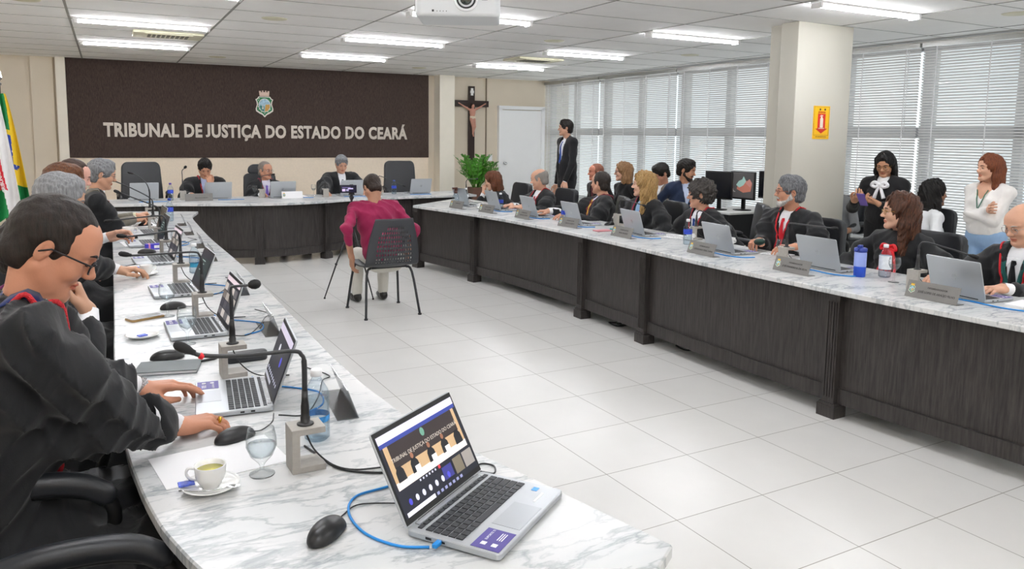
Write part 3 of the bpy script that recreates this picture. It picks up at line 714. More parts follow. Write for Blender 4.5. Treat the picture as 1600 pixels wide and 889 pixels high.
def person(label, head, ang, lean=.15, hy=0, hp=0, hr=0, sit=True, pz=.5, skin='#c48a6a', hair='short', hcol='#1a1512', hcol2=None, wear='robe', cloth='#1b1c1e', shirt='#eef0f4', tie=None, cord=None, hands=None,
           beard=None, glasses=None, vh=.0045, vb=.013, vhand=.004, fold=.006, fem=False, wscale=1., category='person', group=None, band=None, legs='#18181b', vdepth=.27, cape=True, sleeve_end=.03, scarf=None, hs=1., cuff='#f2f2f5', side=0., shoes='#0c0c0d', watch=None, lids=False, hold_arms=None, build_legs=True, shoulder_drop=0, fshift=0, vwid=None, hem=None, twist=0):
    """head: world centre of the head. ang: heading angle (0 = +Y, counter-clockwise). hy/hp/hr: turn (left +), nod (down +), tilt."""
    ca_, sa_ = cos(ang), sin(ang)
    def w2l(p, o=(0, 0, 0)): x, y = p[0] - o[0], p[1] - o[1]; return V3(x * ca_ + y * sa_, -x * sa_ + y * ca_, p[2] - o[2])
    def l2w(v): return V3(v[0] * ca_ - v[1] * sa_, v[0] * sa_ + v[1] * ca_, v[2])
    nl = .165 * hs
    tl = (head[2] - nl - pz) / cos(lean)
    T = V3(side, sin(lean), cos(lean)); Fd = V3(0, cos(lean), -sin(lean)); Xd = nrm(V3(cos(twist), sin(twist), 0))
    P = V3(0, 0, pz); N = P + tl * T
    HC = N + V3(0, .045 + .03 * sin(lean) + fshift, nl)
    o = V3(head[0], head[1], 0) - l2w(V3(HC[0], HC[1], 0))
    root = empty('person', label, category, (o[0], o[1], 0), ang, group)
    S = {s: N + Xd * (s * .172 * wscale) - T * (.045 + shoulder_drop) + V3(0, .005, 0) for s in (-1, 1)}
    # ---- head
    Mh = Matrix.Translation(HC) @ Matrix.Rotation(hy, 4, 'Z') @ Matrix.Rotation(-hp, 4, 'X') @ Matrix.Rotation(hr, 4, 'Y') @ Matrix.Scale(hs, 4)
    nb = Mh.inverted() @ Vector(N + T * .0 + V3(0, -.005, 0))
    Fh = head_field(vh, V3(*nb), fem=fem, jaw=.92 if fem else 1.04)
    Vh, Qh = Fh.mesh(); msk = skin_mat(skin); parts = []
    lipm = mat('lips_' + skin.strip('#'), tuple(c * k for c, k in zip(hexc(skin), (.80, .52, .52))), .45, var=.04)
    Qc = Vh[Qh].mean(1)
    lip = (np.abs(Qc[:, 0]) < .0215) & (Qc[:, 1] > .075) & (Qc[:, 2] < -.0525 - 8 * Qc[:, 0] ** 2) & (Qc[:, 2] > -.0735 + 12 * Qc[:, 0] ** 2)
    parts.append((Vh, Qh[~lip], Mh, 0)); parts.append((Vh, Qh[lip], Mh, 1))
    # ---- hands
    hands = hands or {}
    arm = {}
    for s in (-1, 1):
        hd = hands.get('R' if s == 1 else 'L')
        if hd is None: hd = dict(l=(s * .2, .2, pz + .1)) if sit else dict(l=(s * .24 * wscale, .06, pz - .08))
        Wt = w2l(hd['w'], (o[0], o[1], 0)) if 'w' in hd else V3(*hd['l'])
        pole = hd.get('pole', (s * .55, -.5, -.8)); E = ik(S[s], Wt, .285 * hs, .255 * hs, pole); arm[s] = (E, Wt)
        fd = nrm(Wt - E); dirn = hd.get('dir'); dirn = fd if dirn is None else nrm(w2l(dirn)); up = hd.get('up', (0, 0, 1)); up = np.array(w2l(up)) if hd.get('upw') else np.array(up, float)
        if abs(nrm(up) @ dirn) > .97: up = up + V3(.3 * s, -.5, .2)
        Rm = frame(dirn, up)
        Fa = Rm.T @ (E - Wt)
        hfld, tips = hand_field(hd.get('vox', vhand), -s, hd.get('curl', 'relax'), Fa, hd.get('spread', 1.), hd.get('thumb', .3))
        Va, Qa = hfld.mesh(); Mm = Matrix(((*Rm[0], Wt[0]), (*Rm[1], Wt[1]), (*Rm[2], Wt[2]), (0, 0, 0, 1)))
        if not hd.get('hide'): parts.append((Va, Qa, Mm, 0))
        arm[s] = (E, Wt, Mm, tips, Rm)
    # bare forearm for rolled sleeves, torso core
    core = Fld((-.3, -.3, pz - .2), (.3, .3 + max(0, N[1]), N[2] + .06), .02)
    core.cap(P, P + T * (tl * .75), .07, .075, .03); core.cap(P + T * (tl * .7), N, .07, .045, .03)
    Vc, Qc2 = core.mesh(); parts.append((Vc, Qc2, None, 0))
    if hold_arms:
        lo = np.minimum(S[-1], S[1]) - .5; hi = np.maximum(S[-1], S[1]) + .6; lo[2] = pz - .1
        Ff = Fld(lo, hi, .009)
        for s in (-1, 1): Ff.cap(S[s], arm[s][0], .042, .036, .0); Ff.cap(arm[s][0], arm[s][1], .036, .024, .02)
        Va, Qa = Ff.mesh(); parts.append((Va, Qa, None, 0))
    body = mk('body', parts, [msk, lipm], root)
    # ---- eyes, brows
    me_w = mat('eye_white', '#d6ccc4', .25); me_i = mat('eye_iris', '#2a1a12', .15)
    hc = hair_mat(hcol, hcol2)
    for s in (-1, 1):
        m = MB(); m.lathe([(0, -.0118), (.006, -.0102), (.0102, -.006), (.0118, 0), (.0102, .006), (.0062, .0101)], 14, 0); m.lathe([(.0062, .0101), (.004, .0112), (0, .0119)], 14, 1)
        Me = Mh @ Matrix.Translation((s * .031, .0733, .003)) @ Matrix.Rotation(-pi / 2 - (.25 if lids else 0.0), 4, 'X')
        if not lids: m.build('eye', [me_w, me_i], root, M=Me)
        b = MB(); b.tube([(s * .013, .094, .0235), (s * .028, .0925, .0285), (s * .046, .078, .0245)], [.0030, .0036, .0018], 6)
        b.build('eyebrow', hair_mat(hcol if beard != 'grey' else '#55504c'), root, M=Mh)
        if not lids: MB().tube([(s * .019, .0832, .0045), (s * .026, .0862, .0088), (s * .034, .0862, .0090), (s * .0435, .0808, .0050)], .0011, 5).build('eyelashes', me_i, root, M=Mh)
        if lids: MB().tube([(s * .018, .0842, .0005), (s * .031, .0868, -.003), (s * .044, .0810, .0)], .0012, 5).build('eyelashes', me_i, root, M=Mh)
    if hair != 'none':
        Fr = hair_field(vh * 1.0, hair); Vr, Qr = Fr.mesh(); mk('hair', [(Vr, Qr, Mh, 0)], hc, root)
    if beard:
        bc = {'grey': ('#8d8a88', '#d8d6d3'), 'dark': ('#17110d', '#2a1f18')}[beard]
        Fb = Fld((-.09, -.03, -.135), (.09, .11, 0), vh)
        for s in (-1, 1): Fb.cap((s * .0565, -.0, -.045), (s * .022, .064, -.093), .021, .0225, .02); Fb.cap((s * .066, .0, .0), (s * .058, .004, -.04), .008, .016, .015)
        Fb.ell((0, .072, -.097), (.026, .02, .02 if beard == 'dark' else .026), .018); Fb.cap((-.022, .083, -.052), (.022, .083, -.052), .0075, .0075, .006)
        Fb.cap((0, .076, -.078), (0, .076, -.09), .013, .013, .01)
        Fb.ell((0, .09, -.0635), (.0195, .02, .0088), .004, 's'); Fb.ell((0, .0, -.02), (.0535, .06, .075), .008, 's')
        Fb.displace(lambda x, y, z: .0018 * np.sin(300 * x) * np.sin(260 * y) * np.sin(240 * z))
        Vb, Qb = Fb.mesh(); mk('beard', [(Vb, Qb, Mh, 0)], hair_mat(*bc), root)
    if glasses:
        gm = {'dark': mat('dark_glasses_frame', '#17181b', .3), 'gold': M_gold, 'thin': M_chrome, 'tortoise': mat('tortoise_frame', '#7a3a1c', .3, var=.3, vscale=90)}[glasses]
        gl = bpy.data.objects.new('glasses', None); link(gl, root); r_ = .0022 if glasses in ('dark', 'tortoise') else .0012
        fr = MB()
        for s in (-1, 1):
            ring = [(s * .033 + .0225 * cos(a) * (1 if abs(cos(a)) < .9 else .97), .098 - .004 * abs(cos(a)), -.001 + .0165 * sin(a)) for a in [2 * pi * i / 20 for i in range(20)]]
            fr.tube(ring, r_, 6, closed=True)
            fr.tube([(s * .055, .096, .006), (s * .074, .07, .008), (s * .0835, .0, .008), (s * .086, -.022, -.008)], r_, 6)
            MB().prism([(s * .033 + .0215 * cos(a), -.001 + .0155 * sin(a)) for a in [2 * pi * i / 20 for i in range(20)]], 0, .0008, M=Matrix.Translation((0, .0965, 0)) @ Matrix.Rotation(pi / 2, 4, 'X')).build('lens', MATS.get('lens_glass') or clear('lens_glass', '#ffffff', '#8a9298', .6, .1), gl, M=Mh)
        fr.tube([(-.0115, .0985, .002), (0, .102, .005), (.0115, .0985, .002)], r_, 6)
        fr.build('frame', gm, gl, M=Mh)
    # ---- clothes
    RT = np.stack([Xd, np.cross(T / np.linalg.norm(T), Xd), nrm(T)], 1)
    if RT[1, 1] < 0: RT[:, 1] *= -1
    ws = wscale
    pts = [P, N, S[-1], S[1], arm[-1][0], arm[1][0], arm[-1][1], arm[1][1]]
    kn = {s: (P + V3(s * .13, .42, .0) if sit else P + V3(s * .1, .02, -.42)) for s in (-1, 1)}
    an = {s: (V3(s * .13, .44, .10) if sit else V3(s * .1, -.01, .08)) for s in (-1, 1)}
    lo = np.min(pts, 0) - .16; hi = np.max(pts, 0) + .16; lo[2] = min(lo[2], pz - .16); hi[2] = N[2] + .07
    is_robe = wear == 'robe'
    lo = np.minimum(lo, V3(-.34 * ws, -.24, lo[2])); hi = np.maximum(hi, V3(.34 * ws, .2, 0)); 
    if is_robe and sit: lo[2] = .2; hi = np.maximum(hi, V3(.28, .6, 0))
    G = Fld(lo, hi, vb); thick = .015 if wear in ('robe', 'jacket', 'blazer') else .004
    chest_r = (.172 * ws + thick, .115 + thick, .19)
    if fem: chest_r = (.15 * ws + thick, .115 + thick, .18)
    kx = 1.0 if (vwid or 0) < .07 else 1.25
    def torso(G, dt=0, full=True):
        G.ell(P + T * .06, (.172 * ws + dt, .135 + dt, .15), .05, R=RT)
        G.ell(P + T * tl * .36 + Fd * .012, (.165 * ws + dt, .132 + dt + .01 * (ws - 1) * 10, .2), .05, R=RT)
        G.ell(P + T * tl * .72, (chest_r[0] + dt, chest_r[1] + dt, chest_r[2]), .05, R=RT)
        G.cap(S[-1] * .9 + S[1] * .1, S[1] * .9 + S[-1] * .1, .052 + thick + dt, None, .05)
        for s in (-1, 1): G.cap(N - T * .008, S[s], .056 + dt + thick * .8, .048 + thick + dt, .045)
        if fem:
            for s in (-1, 1): G.ell(P + T * tl * .66 + Fd * (.085) + Xd * (s * .075), (.062 + dt, .052 + dt, .06), .03)
    torso(G)
    for s in (-1, 1):
        E, Wt = arm[s][0], arm[s][1]; r1, r2, r3 = (.056, .072, .052) if is_robe else ((.060, .054, .042) if wear in ('jacket', 'blazer') else (.056, .050, .038))
        if wear == 'top': r1, r2, r3 = .05, .046, .034
        e = Wt - nrm(Wt - E) * (sleeve_end + (r3 * .85 if is_robe else 0) if not (hands.get('R' if s == 1 else 'L') or {}).get('rolled') else .13)
        G.cap(S[s], E, r1, r2, .03); G.cap(E, e, r2, r3, .03)
        if is_robe and cape:
            G.cap(S[s] - T * .012, S[s] + (E - S[s]) * .5, .066, .092, .005)
            G.cap(E * .5 + S[s] * .5 - V3(s * .03, .03, .03), E + V3(-s * .02, -.03, -.05), .075, .06, .05)
            G.cap(E + V3(0, 0, -.03), E + (e - E) * .8 + V3(0, 0, -.03), .07, .055, .04)
            G.cap(P + T * tl * .5 + Xd * (s * .12), E + V3(0, -.03, -.04), .08, .05, .06)
    if is_robe and cape:
        G.ell(P + T * tl * .80 - Fd * .012, (.2 * ws, .138, .125), .012, R=RT)
    if is_robe and sit:
        for s in (-1, 1): G.cap(P + V3(s * .09, 0, -.0), kn[s] + V3(0, .02, .0), .115, .1, .05); G.cap(kn[s] + V3(0, .02, -.02), kn[s] + V3(s * .02, .05, -.4), .1, .12, .04)
        G.cap(kn[-1], kn[1], .07, .07, .08); G.cap(P + T * tl * .25 + Fd * .04, P + V3(0, .30, .0), .16, .11, .06)
    G0 = Fld(P + V3(-.3, -.24, -.1), N + V3(.3, .34, .08), max(.006, vb)); torso(G0)
    if is_robe and cape: G0.ell(P + T * tl * .80 - Fd * .012, (.2 * ws, .142, .135), .01, R=RT)
    # folds
    ph = (sum(ord(c) * (i + 1) for i, c in enumerate(label)) % 100) / 16.
    if fold:
        G.displace(lambda x, y, z: fold * (1.5 * np.abs(np.sin(19 * x + 24 * y + 6 * z + 2.6 * np.sin(6 * z + 9 * y + ph) + ph)) ** .6 - 1.15 + .9 * np.abs(np.sin(31 * y - 23 * z + 3.0 * np.sin(12 * x + 5 * z + ph))) ** .7 + .35 * np.sin(50 * z + 20 * y + 3 * np.sin(17 * x + ph))))
    if wear != 'roundneck' or True:
        G.cap(N - T * .03, N + V3(0, .03, .2), .050 if not fem else .046, .075, .008, 's')
    skinv = bool(shirt) and shirt.startswith('skin:'); shirt = shirt[5:] if skinv else shirt
    vw = vwid or (.054 if wear in ('robe',) else .050)
    if shirt and vdepth:
        def wedge(x, y, z, ww=vw, L=vdepth):
            dx, dy, dz = x - N[0], y - N[1], z - N[2]
            u = dx * Xd[0] + dy * Xd[1]; v = dx * nrm(T)[0] + dy * nrm(T)[1] + dz * nrm(T)[2]; w = dy * Fd[1] + dz * Fd[2] + dx * 0
            hw = ww * np.clip(1 + v / L, 0, 1.1)
            return np.maximum(np.maximum((np.abs(u) - hw) * .97, -(v + L)), -(w - .02))
        G.func(wedge, .006, 's')
    if hem: G.func(lambda x, y, z: z - hem, .01, 's')
    Vg, Qg = G.mesh(); nm = {'robe': 'robe', 'jacket': 'jacket', 'blazer': 'blazer', 'shirt': 'shirt', 'top': 'blouse'}[wear]
    mk(nm, [(Vg, Qg, None, 0)], fabric(cloth), root)
    def march_top(u, w, off=.004):
        q = N + Xd * u + Fd * w + T * .15
        for i in range(80):
            if G.at(q) < 0: return q + nrm(T) * (off + .002)
            q = q - nrm(T) * .004
        return None
    def march2(u, v, off=.004):
        a = march(G, u, v, off=off); b = march(G0, u, v, off=off)
        if a is None or (b is not None and np.linalg.norm(a - b) > .045): return b
        return a
    def march(F_, u, v, w0=.33, back=False, off=.004):
        sgn = -1 if back else 1
        q = N + Xd * u + T * v + Fd * (w0 * sgn)
        for i in range(200):
            if F_.at(q) < 0: break
            q = q - Fd * (sgn * .004)
        else: return None
        return q + Fd * (sgn * (off + .002))
    if shirt and vdepth:
        K = Fld(P + V3(-.24, -.2, tl * .3), N + V3(.24, .26, .07), max(.008, vb * .8)); th0 = thick; 
        K.ell(P + T * tl * .72, ((chest_r[0] - thick) * .74 * kx, chest_r[1] - thick * .7, chest_r[2]), .04, R=RT)
        K.ell(P + T * tl * .4 + Fd * .005, (.10 * ws, .12, .18), .04, R=RT)
        if fem:
            for s in (-1, 1): K.ell(P + T * tl * .66 + Fd * (.078) + Xd * (s * .07), (.055, .045, .055), .03)
        for s in (-1, 1): K.cap(N - T * .02, N + Xd * (s * .06) - T * .04, .046, .034, .03)
        K.cap(N - T * .02 , N + V3(0, .012, .030), .058, .056, .01)
        K.cap(N - T * .03, N + V3(0, .035, .2), .050, .054, .004, 's')
        Vk, Qk = K.mesh(); mk('chest' if skinv else 'shirt', [(Vk, Qk, None, 0)], skin_mat(skin) if skinv else fabric(shirt, 'cotton'), root)
        # collar wings
        cm = MB()
        if (not fem or tie) and not skinv:
            for s in (-1, 1):
                a = march(K, s * .004, -.025, off=.008); b = march(K, s * .048, -.085, off=.006); c = march(K, s * .062, -.028, off=.004)
                if a is not None and b is not None and c is not None:
                    d = N + Xd * (s * .054) + V3(0, -.0, .034)
                    cm.add([a, b, c, d] + [q - Fd * .004 for q in (a, b, c, d)], [(0, 1, 2, 3), (4, 7, 6, 5), (0, 4, 5, 1), (1, 5, 6, 2), (2, 6, 7, 3), (3, 7, 4, 0)], 0, False)
            if cm.v: cm.build('collar', fabric(shirt, 'cotton'), root)
        if tie:
            ctr = []
            for v, w_ in ((-.035, .013), (-.055, .017), (-.065, .012), (-.12, .020), (-.2, .026), (-.27, .030), (-.36, .034)):
                if v < -vdepth - .02: break
                q = march(K, 0, v, off=.006)
                if q is not None: ctr.append((q, w_))
            tm = MB(); V = []; F = []
            for q, w_ in ctr: V += [q - Xd * w_, q + Fd * .009, q + Xd * w_, q - Fd * .004]
            for i in range(len(ctr) - 1):
                for j in range(4): F.append((i * 4 + j, i * 4 + (j + 1) % 4, i * 4 + 4 + (j + 1) % 4, i * 4 + 4 + j))
            if len(ctr) > 1: F += [(0, 1, 2, 3)[::-1], tuple(len(ctr) * 4 - 4 + j for j in range(4))]; tm.add(V, F, 0, False); tm.build('tie', fabric(tie, 'silk'), root, bevel=.0)
    if band:
        bm_ = MB()
        for s in (-1, 1):
            V = []; F = []; n_ = 0
            for f in (0, .3, .6, .85, 1.05):
                a_ = f * pi / 2; a = march_top(s * .080 * sin(a_), -.080 * cos(a_) - .005, .008); b = march_top(s * .116 * sin(a_), -.112 * cos(a_) - .005, .006)
                if a is None or b is None: continue
                V += [a, b, b - nrm(T) * .006, a - nrm(T) * .006]; n_ += 1
            for t in [i / 9 for i in range(1, 10)]:
                v = -.0 - t * vdepth; hw = vw * max(0, 1 + v / vdepth)
                a = march2(s * (hw + .004), v, off=.004); b = march2(s * (hw + .034), v, off=.004)
                if a is None or b is None: continue
                V += [a, b, b - Fd * .006, a - Fd * .006]; n_ += 1
            for i in range(n_ - 1):
                for j in range(4): F.append((i * 4 + j, i * 4 + (j + 1) % 4, i * 4 + 4 + (j + 1) % 4, i * 4 + 4 + j))
            if n_ > 1: F += [(3, 2, 1, 0), tuple(n_ * 4 - 4 + j for j in range(4))]; bm_.add(V, F, 0, True)
        if bm_.v: bm_.build('neck_band', fabric(band), root)
    if cord:
        for s in (-1, 1):
            pth = []
            for f in (0, .3, .6, .85, 1.05, 1.3):
                a_ = f * pi / 2; rr_ = .120 if band else .092; q = march_top(s * rr_ * sin(a_), -rr_ * cos(a_) - .005)
                if q is not None: pth.append(q)
            for t in [i / 12 for i in range(1, 13)]:
                v = -.03 - t * (vdepth + .08); hw = max(.012, vw * (1 + v / (vdepth + .03))) + (.036 if band else .012)
                q = march2(s * hw, v, off=.004)
                if q is not None: pth.append(q)
            P2 = spline(pth, 5); MB().tube(P2, .0062, 8).build('cord', mat('cord_' + cord.strip('#'), cord, .6, bump=.8, bscale=300, var=.15, vscale=200), root)
            if vh < .004 or ws > 1.0:
                pass
    # cuffs
    if wear in ('robe', 'jacket', 'blazer') and cuff:
        for s in (-1, 1):
            hd = hands.get('R' if s == 1 else 'L') or {}
            if hd.get('hide'): continue
            E, Wt = arm[s][0], arm[s][1]; u = nrm(Wt - E); e1 = Wt + u * .002; e0 = Wt - u * (sleeve_end + .11)
            m = MB().tube([e0, e0 + (e1 - e0) * .5, e1], [.042, .036, .0315], 18, caps=False).tube([e1, e0 + (e1 - e0) * .5], [.0295, .03], 18, caps=False)
            m.add([], []); m.build('cuff', fabric(cuff, 'cotton'), root)
            if hd.get('inner'):
                MB().tube([E - u * .02, E + (Wt - E) * .5, Wt - u * .02], [.05, .045, .039], 18).build('sleeve', fabric(hd['inner']), root)
    if watch:
        s = 1 if watch == 'R' else -1; E, Wt = arm[s][0], arm[s][1]; u = nrm(Wt - E); Mm = arm[s][2]
        MB().tube([Wt - u * .022 + u * .0, Wt + u * .0], [.0335, .0335], 20).tube([Wt - u * .022, Wt], [.0345, .0345], 20, caps=False).build('watch', mat('steel_watch', '#b9b9bb', .25, 1, bump=.8, bscale=250), root)
    if not sit or build_legs:
        L = Fld((-.32, -.25, .05), (.32, .6 if sit else .25, pz + .12), .014 if sit else .013)
        r0 = .085 * ws if not fem else .088
        for s in (-1, 1):
            L.cap(P + V3(s * .085, 0, -.01 if sit else .0), kn[s], r0, .065, .03); L.cap(kn[s], an[s], .062, .05 if not fem else .045, .02)
        L.ell(P, (.155 * ws, .12, .12), .04)
        L.displace(lambda x, y, z: .003 * np.sin(30 * z + 8 * x) * np.sin(20 * y + 9 * z))
        if not (is_robe and sit and not build_legs): Vl, Ql = L.mesh(); mk('trousers', [(Vl, Ql, None, 0)], fabric(legs), root)
        for s in (-1, 1):
            F_ = Fld((an[s][0] - .07, an[s][1] - .1, 0), (an[s][0] + .07, an[s][1] + .24, .16), .008)
            F_.cap((an[s][0], an[s][1] - .03, .042), (an[s][0], an[s][1] + .05, .05), .034, .036, .02); F_.cap((an[s][0], an[s][1] + .05, .04), (an[s][0] + s * .012, an[s][1] + .16, .032), .036, .028, .02)
            F_.cap((an[s][0], an[s][1] - .01, .06), (an[s][0], an[s][1], .12), .036, .04, .02); F_.func(lambda x, y, z: .004 - z + 0 * x, .001, 's') if False else None
            Vs_, Qs_ = F_.mesh(); Vs_ = np.array(Vs_); Vs_[:, 2] = np.maximum(Vs_[:, 2], .002); mk('shoe', [(Vs_, Qs_, None, 0)], mat('shoe_' + shoes.strip('#'), shoes, .3, var=.05), root)
    root['_'] = 0; del root['_']
    return root, dict(arm=arm, N=N, P=P, T=T, Mh=Mh, G=G, o=o, Fd=Fd, Xd=Xd, march=march, march2=march2, S=S, l2w=l2w)

# ---------------------------------------------------------------- office chair
def make_chair(back_h=.62, back_w=.5, headrest=False, gas=.46):
    c = empty('office_chair', '', 'chair')
    def pad(w, d, t, name, M, m=M_leather):
        F = Fld((-w / 2 - .05, -d / 2 - .05, -t - .04), (w / 2 + .05, d / 2 + .05, t + .06), .012)
        r = .07
        def fn(x, y, z):
            zz = z - .25 * x * x - .10 * y * y
            qx, qy, qz = np.abs(x) - (w / 2 - r) + .03 * (y / d), np.abs(y) - (d / 2 - r), np.abs(zz) - t * .35
            return np.sqrt(np.maximum(qx, 0) ** 2 + np.maximum(qy, 0) ** 2) - r + np.maximum(qz, 0) * .9 + 0 * qz if False else np.maximum(np.sqrt(np.maximum(qx, 0) ** 2 + np.maximum(qy, 0) ** 2) - r, qz - t * .15)
        F.func(fn, 0); V, Q = F.mesh(); return mk(name, [(V, Q, M, 0)], m, c)
    pad(.52, .5, .09, 'seat', Matrix.Translation((0, .03, gas)))
    Mb = Matrix.Translation((0, -.235, gas + .1 + back_h / 2)) @ Matrix.Rotation(pi / 2 + .13, 4, 'X')
    pad(back_w, back_h, .07, 'backrest', Mb)
    if headrest: pad(.3, .16, .06, 'headrest', Matrix.Translation((0, -.31, gas + .1 + back_h + .06)) @ Matrix.Rotation(pi / 2 + .13, 4, 'X'))
    for s in (-1, 1):
        P = spline([(s * .25, -.2, gas + .0), (s * .29, -.2, gas + .1), (s * .30, -.17, gas + .2), (s * .30, 0, gas + .225), (s * .295, .14, gas + .205), (s * .29, .2, gas + .15), (s * .27, .17, gas + .03), (s * .24, .12, gas - .02)], 5)
        MB().tube(P, .017, 10).build('arm_frame', M_blk, c)
        MB().tube(spline([(s * .30, -.15, gas + .225), (s * .30, -.02, gas + .24), (s * .297, .12, gas + .225), (s * .293, .2, gas + .18)], 5), [.018] + [.026] * 14 + [.018], 10).build('arm_pad', M_leather, c)
    MB().tube([(0, 0, .12), (0, 0, gas - .03)], [.028, .028], 14).lathe([(.1, gas - .05), (.12, gas - .045), (.12, gas - .03), (0, gas - .03)], 16).build('gas_column', M_blk, c)
    b = MB().lathe([(.045, .07), (.045, .13), (0, .13)], 14)
    for k in range(5):
        a = 2 * pi * k / 5 + .3; b.tube([(.03 * cos(a), .03 * sin(a), .105), (.3 * cos(a), .3 * sin(a), .075)], [.026, .016], 8)
    b.build('star_base', M_blk, c)
    for k in range(5):
        a = 2 * pi * k / 5 + .3; M = Matrix.Translation((.29 * cos(a), .29 * sin(a), .03)) @ Matrix.Rotation(a, 4, 'Z') @ Matrix.Rotation(pi / 2, 4, 'X')
        MB().lathe([(.0, -.022), (.027, -.022), (.03, -.015), (.03, .015), (.027, .022), (0, .022)], 14, M=M).build('caster', M_blkm, c)
    MB().tube(spline([(0, -.05, gas - .05), (0, -.2, gas - .05), (0, -.27, gas + .02), (0, -.265, gas + .25)], 4), [.03] * 13, 8).build('back_bracket', M_blk, c)
    return c
CH = make_chair(.50, .50)
CHH = make_chair(.62, .46, True)
CHL = make_chair(.43, .46)
used = {'a': False, 'b': False, 'c': False}
def chair(x, y, ang, label, hi=False, group='black leather office chairs'):
    k = 'b' if hi else ('c' if 3 < x < 9 and y < 10 else 'a'); src = {'a': CH, 'b': CHH, 'c': CHL}[k]
    c = src if not used[k] else copy_tree(src); used[k] = True
    c.location = (x, y, 0); c.rotation_euler = (0, 0, ang); tag(c, label, 'chair', group); return c
def seat_chair(I, ang, label, back=.06, hi=False, dz=0, turn=0):
    o = I['o']; f = I['l2w'](V3(0, -back, 0)); c = chair(o[0] + f[0], o[1] + f[1], ang + turn, label, hi); c.scale = (1, 1, .99 if o[0] > 4 and o[1] < 10 else .88); return c
A_L = -pi / 2    # facing +X, the left desk
A_R = pi / 2     # facing -X, the right desk
# ---- left desk
p, I = person('man in glasses and black robe with red cord, typing at the nearest end', (-.069, 2.12, 1.324), A_L, lean=.33, hp=.55, hy=-.08, pz=.56, shoulder_drop=-.035,
    skin='#b9785a', hair='receding', hcol='#15110f', hcol2='#2a211c', cord='#c8202c', band='#1b2a5c', glasses='dark', vh=.0028, vb=.0075, vhand=.0022, fold=.012, wscale=1.16, hs=.97,
    hands={'R': dict(w=(.19, 2.235, .80), dir=(1, .12, -.05), curl=[(.35, .45, .3), (.5, .6, .4), (.55, .7, .4), (.5, .7, .4)], thumb=.6, pole=(.6, -.5, -.6)), 'L': dict(w=(.125, 2.58, .812), dir=(1, -.12, .02), curl=[(.12, .25, .2), (.25, .35, .3), (.4, .5, .4), (.45, .5, .4)], thumb=.7)}, watch='L', lids=True)
RING = (I, p)
P1I = I
c_ = chair(-.17, 2.31, A_L, 'black leather armchair carrying the man typing in the foreground'); c_.scale = (1, 1, 1.13)
c_ = chair(-.05, 1.41, A_L + .08, 'empty black leather armchair at the bottom left corner of the photo'); c_.scale = (1, 1, 1.08)
p, I = person('man in black robe resting his chin on his hand, half hidden by the typing man', (-.15, 3.05, 1.19), A_L, lean=.25, hp=.15, hy=-.1, pz=.5, skin='#b98a6c', hair='short', hcol='#1c1613', vh=.004, vb=.010, fold=.008, cape=False,
    hands={'R': dict(w=(-.005, 2.99, .985), dir=(-.35, .15, 1), up=(1, 0, .2), upw=True, curl='fist', pole=(.3, .6, -1), vox=.003)}, cord='#7d2a6a')
seat_chair(I, A_L, 'black leather armchair of the man resting his chin at the left desk')
p, I = person('grey-haired man in dark robe reaching for a coffee cup at the left desk', (-.10, 4.30, 1.265), A_L, lean=.2, hp=.3, hy=-.05, pz=.52, skin='#c08d6c', hair='full', hcol='#6f7074', hcol2='#9a9b9d', vh=.004, vb=.012, fold=.008,
    hands={'L': dict(w=(.14, 4.86, .825), dir=(1, .1, -.05), curl=[(.35, .5, .3), (.4, .5, .3), (.5, .6, .3), (.6, .7, .4)], vox=.003)}, tie='#1c1c22')
seat_chair(I, A_L, 'black leather armchair of the grey-haired man with the coffee cup')
p, I = person('brown-haired person in glasses and black robe lifting a white cup', (-.10, 5.32, 1.275), A_L, lean=.15, hp=.25, hy=0, pz=.52, skin='#cf9a80', hair='full', hcol='#3a2216', hcol2='#6b4226', glasses='dark', vh=.004, vb=.013, fem=True,
    hands={'L': dict(w=(.12, 5.62, .92), dir=(1, .1, .15), up=(0, .8, .6), upw=True, curl=[(.6, .7, .4)] * 4, vox=.0035)})
seat_chair(I, A_L, 'black leather armchair of the person lifting a white cup')
p, I = person('balding pink-faced man behind the brown-haired person at the left desk', (-.055, 6.32, 1.275), A_L, lean=.15, hp=.3, pz=.52, skin='#d79e8b', hair='receding', hcol='#3b2a22', vh=.0045)
seat_chair(I, A_L, 'black leather armchair of the balding man at the left desk')
p, I = person('grey-haired man in thin glasses with grey suit sleeves and clasped hands', (.14, 7.40, 1.235), A_L, lean=.22, hp=.25, pz=.5, skin='#c68f70', hair='full', hcol='#56575a', hcol2='#8a8b8d', glasses='thin', vh=.0038, vb=.011, band='#6c675c', tie='#6e1c2a', cord=None, sleeve_end=.17, cuff='#e9e6c8',
    hands={'L': dict(w=(.40, 7.72, .845), dir=(.9, .5, .2), curl='tight', inner='#716c60', vox=.0032), 'R': dict(w=(.38, 7.55, .83), dir=(.8, .7, .05), curl='tight', inner='#716c60', vox=.0032)})
seat_chair(I, A_L, 'black leather armchair of the grey-haired man with clasped hands')
